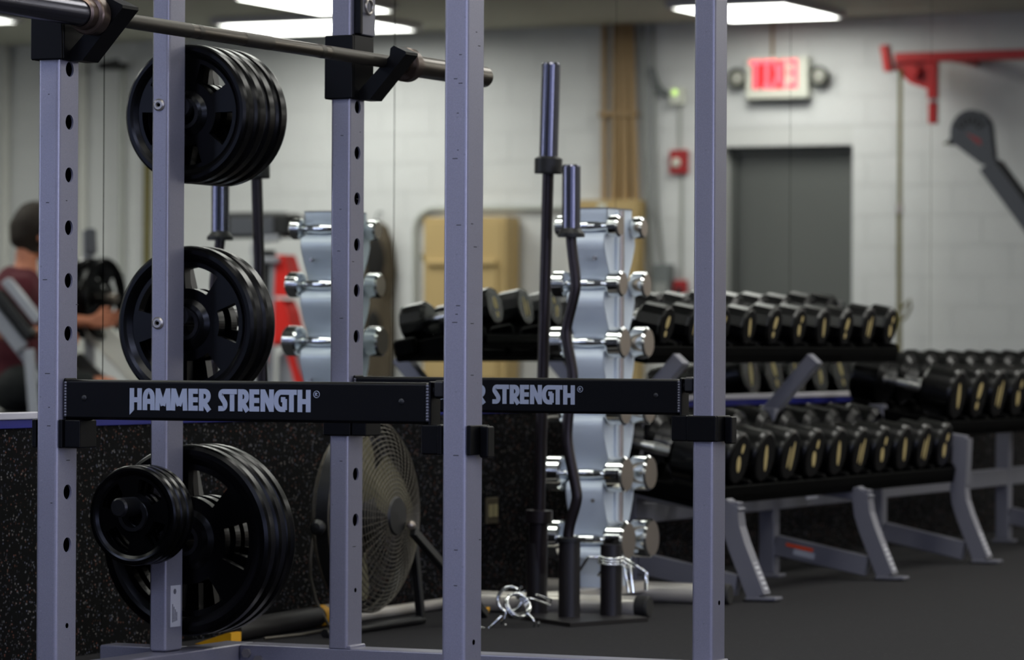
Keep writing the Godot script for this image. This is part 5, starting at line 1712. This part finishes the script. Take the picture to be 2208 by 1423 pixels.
	var sclip := func(p: Vector3) -> float:
		var e := maxf(p.y - 1.105 + absf((p - neck).dot(N)) * 0.25, 0.475 - p.y)
		if (p - sn).dot(N) > -0.02:
			e = maxf(e, (p - mn).dot(cutn))
		if (p - sf).dot(N) < 0.02:
			e = maxf(e, (p - mf).dot(cutf))
		return e
	obj("shirt", nets(shirt_b, 0.012, 0.03, sclip), mats.shirt_maroon, t)
	var shorts_b := [[pel - u * 0.01, 0.135, pel - u * 0.01 + F * 0.02, 0.13], [hn, 0.105, hn.lerp(kn, 0.8), 0.085], [hf, 0.105, hf.lerp(kf, 0.8), 0.085]]
	var oclip := func(p: Vector3) -> float: return (p - o).dot(F) - 0.33
	obj("shorts", nets(shorts_b, 0.014, 0.03, oclip), mats.shorts_dark, t)
	for k: Vector3 in [an, af]:
		var f := V(k.x, 0.032, k.z)
		obj("shoe", nets([[f - F * 0.05, 0.036, f + F * 0.05, 0.038], [f + F * 0.05, 0.038, f + F * 0.17, 0.030], [f - F * 0.03 + u * 0.03, 0.042, f + u * 0.055, 0.042]], 0.009, 0.02, func(p: Vector3) -> float: return 0.004 - p.y), mats.shoe_dark, t)
	# bench the person sits on
	var s := thing("bench", P.call(0.0, 0.0, 0.03), "low padded bench under the seated person", "bench")
	var g := Geo.new()
	g.xf = Transform3D(Basis(r, u, r.cross(u)), P.call(0.0, 0.0, 0.02))
	g.box(V(-0.16, 0.335, -0.20), V(0.16, 0.395, 0.20), 0.02)
	obj("seat_pad", g, mats.pad_black, s)
	var g2 := Geo.new()
	g2.xf = g.xf
	g2.box(V(-0.03, 0.0, -0.12), V(0.03, 0.335, -0.06), 0.004).box(V(-0.03, 0.0, 0.06), V(0.03, 0.335, 0.12), 0.004).box(V(-0.18, 0.0, -0.16), V(0.18, 0.03, -0.10), 0.004).box(V(-0.18, 0.0, 0.10), V(0.18, 0.03, 0.16), 0.004)
	obj("frame", g2, mats.machine_light, s)
	# plate machine
	var m := thing("plate_machine", P.call(0.55, 0.0, 0.25), "white and grey plate-loaded machine with a slanting white beam and black pad", "exercise machine")
	var Q := func(x: float, y: float, z: float) -> Vector3: return P.call(x, y, z)
	obj("white_beam", Geo.new().bar(Q.call(0.22, 0.905, 0.42), Q.call(0.76, 0.36, 0.42), u + r, 0.125, 0.09, 0.008), mats.machine_white, m)
	obj("dark_beam", Geo.new().bar(Q.call(0.22, 0.66, 0.40), Q.call(0.60, 0.30, 0.40), u + r, 0.075, 0.07, 0.008), mats.pad_black, m)
	obj("upright", Geo.new().bar(Q.call(0.30, 0.0, 0.46), Q.call(0.275, 1.29, 0.46), r, 0.05, 0.07, 0.006), mats.machine_light, m)
	obj("grip_cap", Geo.new().bar(Q.call(0.295, 1.17, 0.44), Q.call(0.29, 1.30, 0.44), r, 0.055, 0.075, 0.01), mats.machine_grey, m)
	obj("weight_horn", Geo.new().cyl(Q.call(0.43, 0.955, 0.36), Q.call(0.43, 0.955, 0.36) + V(0.30, 0, 0), 0.022, -1, 16), mats.chrome_end, m)
	obj("horn_arm", Geo.new().bar(Q.call(0.28, 0.80, 0.46), Q.call(0.33, 0.955, 0.46), r, 0.05, 0.05, 0.006), mats.machine_grey, m)
	obj("pad_tube", Geo.new().bar(Q.call(-0.115, 0.93, -0.44), Q.call(0.07, 0.70, -0.44), u + r, 0.07, 0.06, 0.006), mats.machine_light, m)
	obj("pad", Geo.new().bar(Q.call(-0.06, 0.975, -0.44), Q.call(0.12, 0.75, -0.44), u + r, 0.062, 0.14, 0.018), mats.pad_black, m)
	obj("pad_cap", Geo.new().bar(Q.call(-0.01, 1.025, -0.44), Q.call(0.15, 0.83, -0.44), u + r, 0.045, 0.13, 0.006), mats.machine_light, m)
	obj("rod", Geo.new().cyl(Q.call(-0.035, 0.80, -0.40), Q.call(0.16, 0.54, -0.40), 0.016, -1, 12), mats.machine_light, m)
	obj("handle", Geo.new().cyl(Q.call(-0.24, 0.945, -0.42), Q.call(-0.10, 0.945, -0.44), 0.016, -1, 12), mats.machine_white, m)
	obj("base", Geo.new().bar(Q.call(0.0, 0.03, 0.42), Q.call(0.95, 0.03, 0.42), u, 0.06, 0.08, 0.006).bar(Q.call(0.16, 0.03, 0.10), Q.call(0.16, 0.03, 0.50), u, 0.06, 0.06, 0.006).bar(Q.call(0.16, 0.03, -0.44), Q.call(0.10, 0.70, -0.44), r, 0.05, 0.05, 0.006).bar(Q.call(0.16, 0.03, -0.46), Q.call(0.16, 0.03, 0.12), u, 0.06, 0.06, 0.006), mats.machine_light, m)
	var words := ["outermost, beside the hand", "middle one", "innermost, nearest the rack plates"]
	var hz: Vector3 = Q.call(0.43, 0.955, 0.36)
	var first: Node3D
	for i in 3:
		var lab: String = "black grip plate on the white machine's horn, " + words[i]
		if i == 0:
			first = plate(0.205, 0.044, 5, 0.0, lab, "plates on the white machine")
		var d: Node3D = first if i == 0 else dup(first, "weight_plate", Vector3.ZERO, lab)
		d.rotation = V(0, PI / 2, 0)
		d.position = hz + V(0.27 - 0.085 * i, -0.004, 0.0)

func _ready() -> void:
	rng.seed = 7
	camera_and_light()
	make_materials()
	lights()
	room()
	power_rack()
	j_hook(ZF, "black steel bar hook on the nearest left upright")
	j_hook(ZB, "black steel bar hook with latch plate on the middle upright")
	barbell()
	safety_bar(ZF - TW / 2, "near black safety bar with complete white lettering across the rack")
	safety_bar(ZB - TW / 2, "far black safety bar, its lettering partly hidden by an upright")
	safety_bracket(RX0, RX1, ZF, -1.0, "black bracket under the near safety bar's left end")
	safety_bracket(RX2, RX3, ZF, -1.0, "black bracket under the near safety bar's right end")
	safety_bracket(RX0, RX1, ZB, 1.0, "black bracket under the far safety bar on the middle upright")
	safety_bracket(RX2, RX3, ZB, 1.0, "black bracket round the right-hand upright of the rack")
	plates()
	dumbbell_tree()
	bar_holder()
	collars()
	racks()
	fan()
	floor_things()
	far_wall_things()
	cable_arm()
	cardio_machine()
	person()
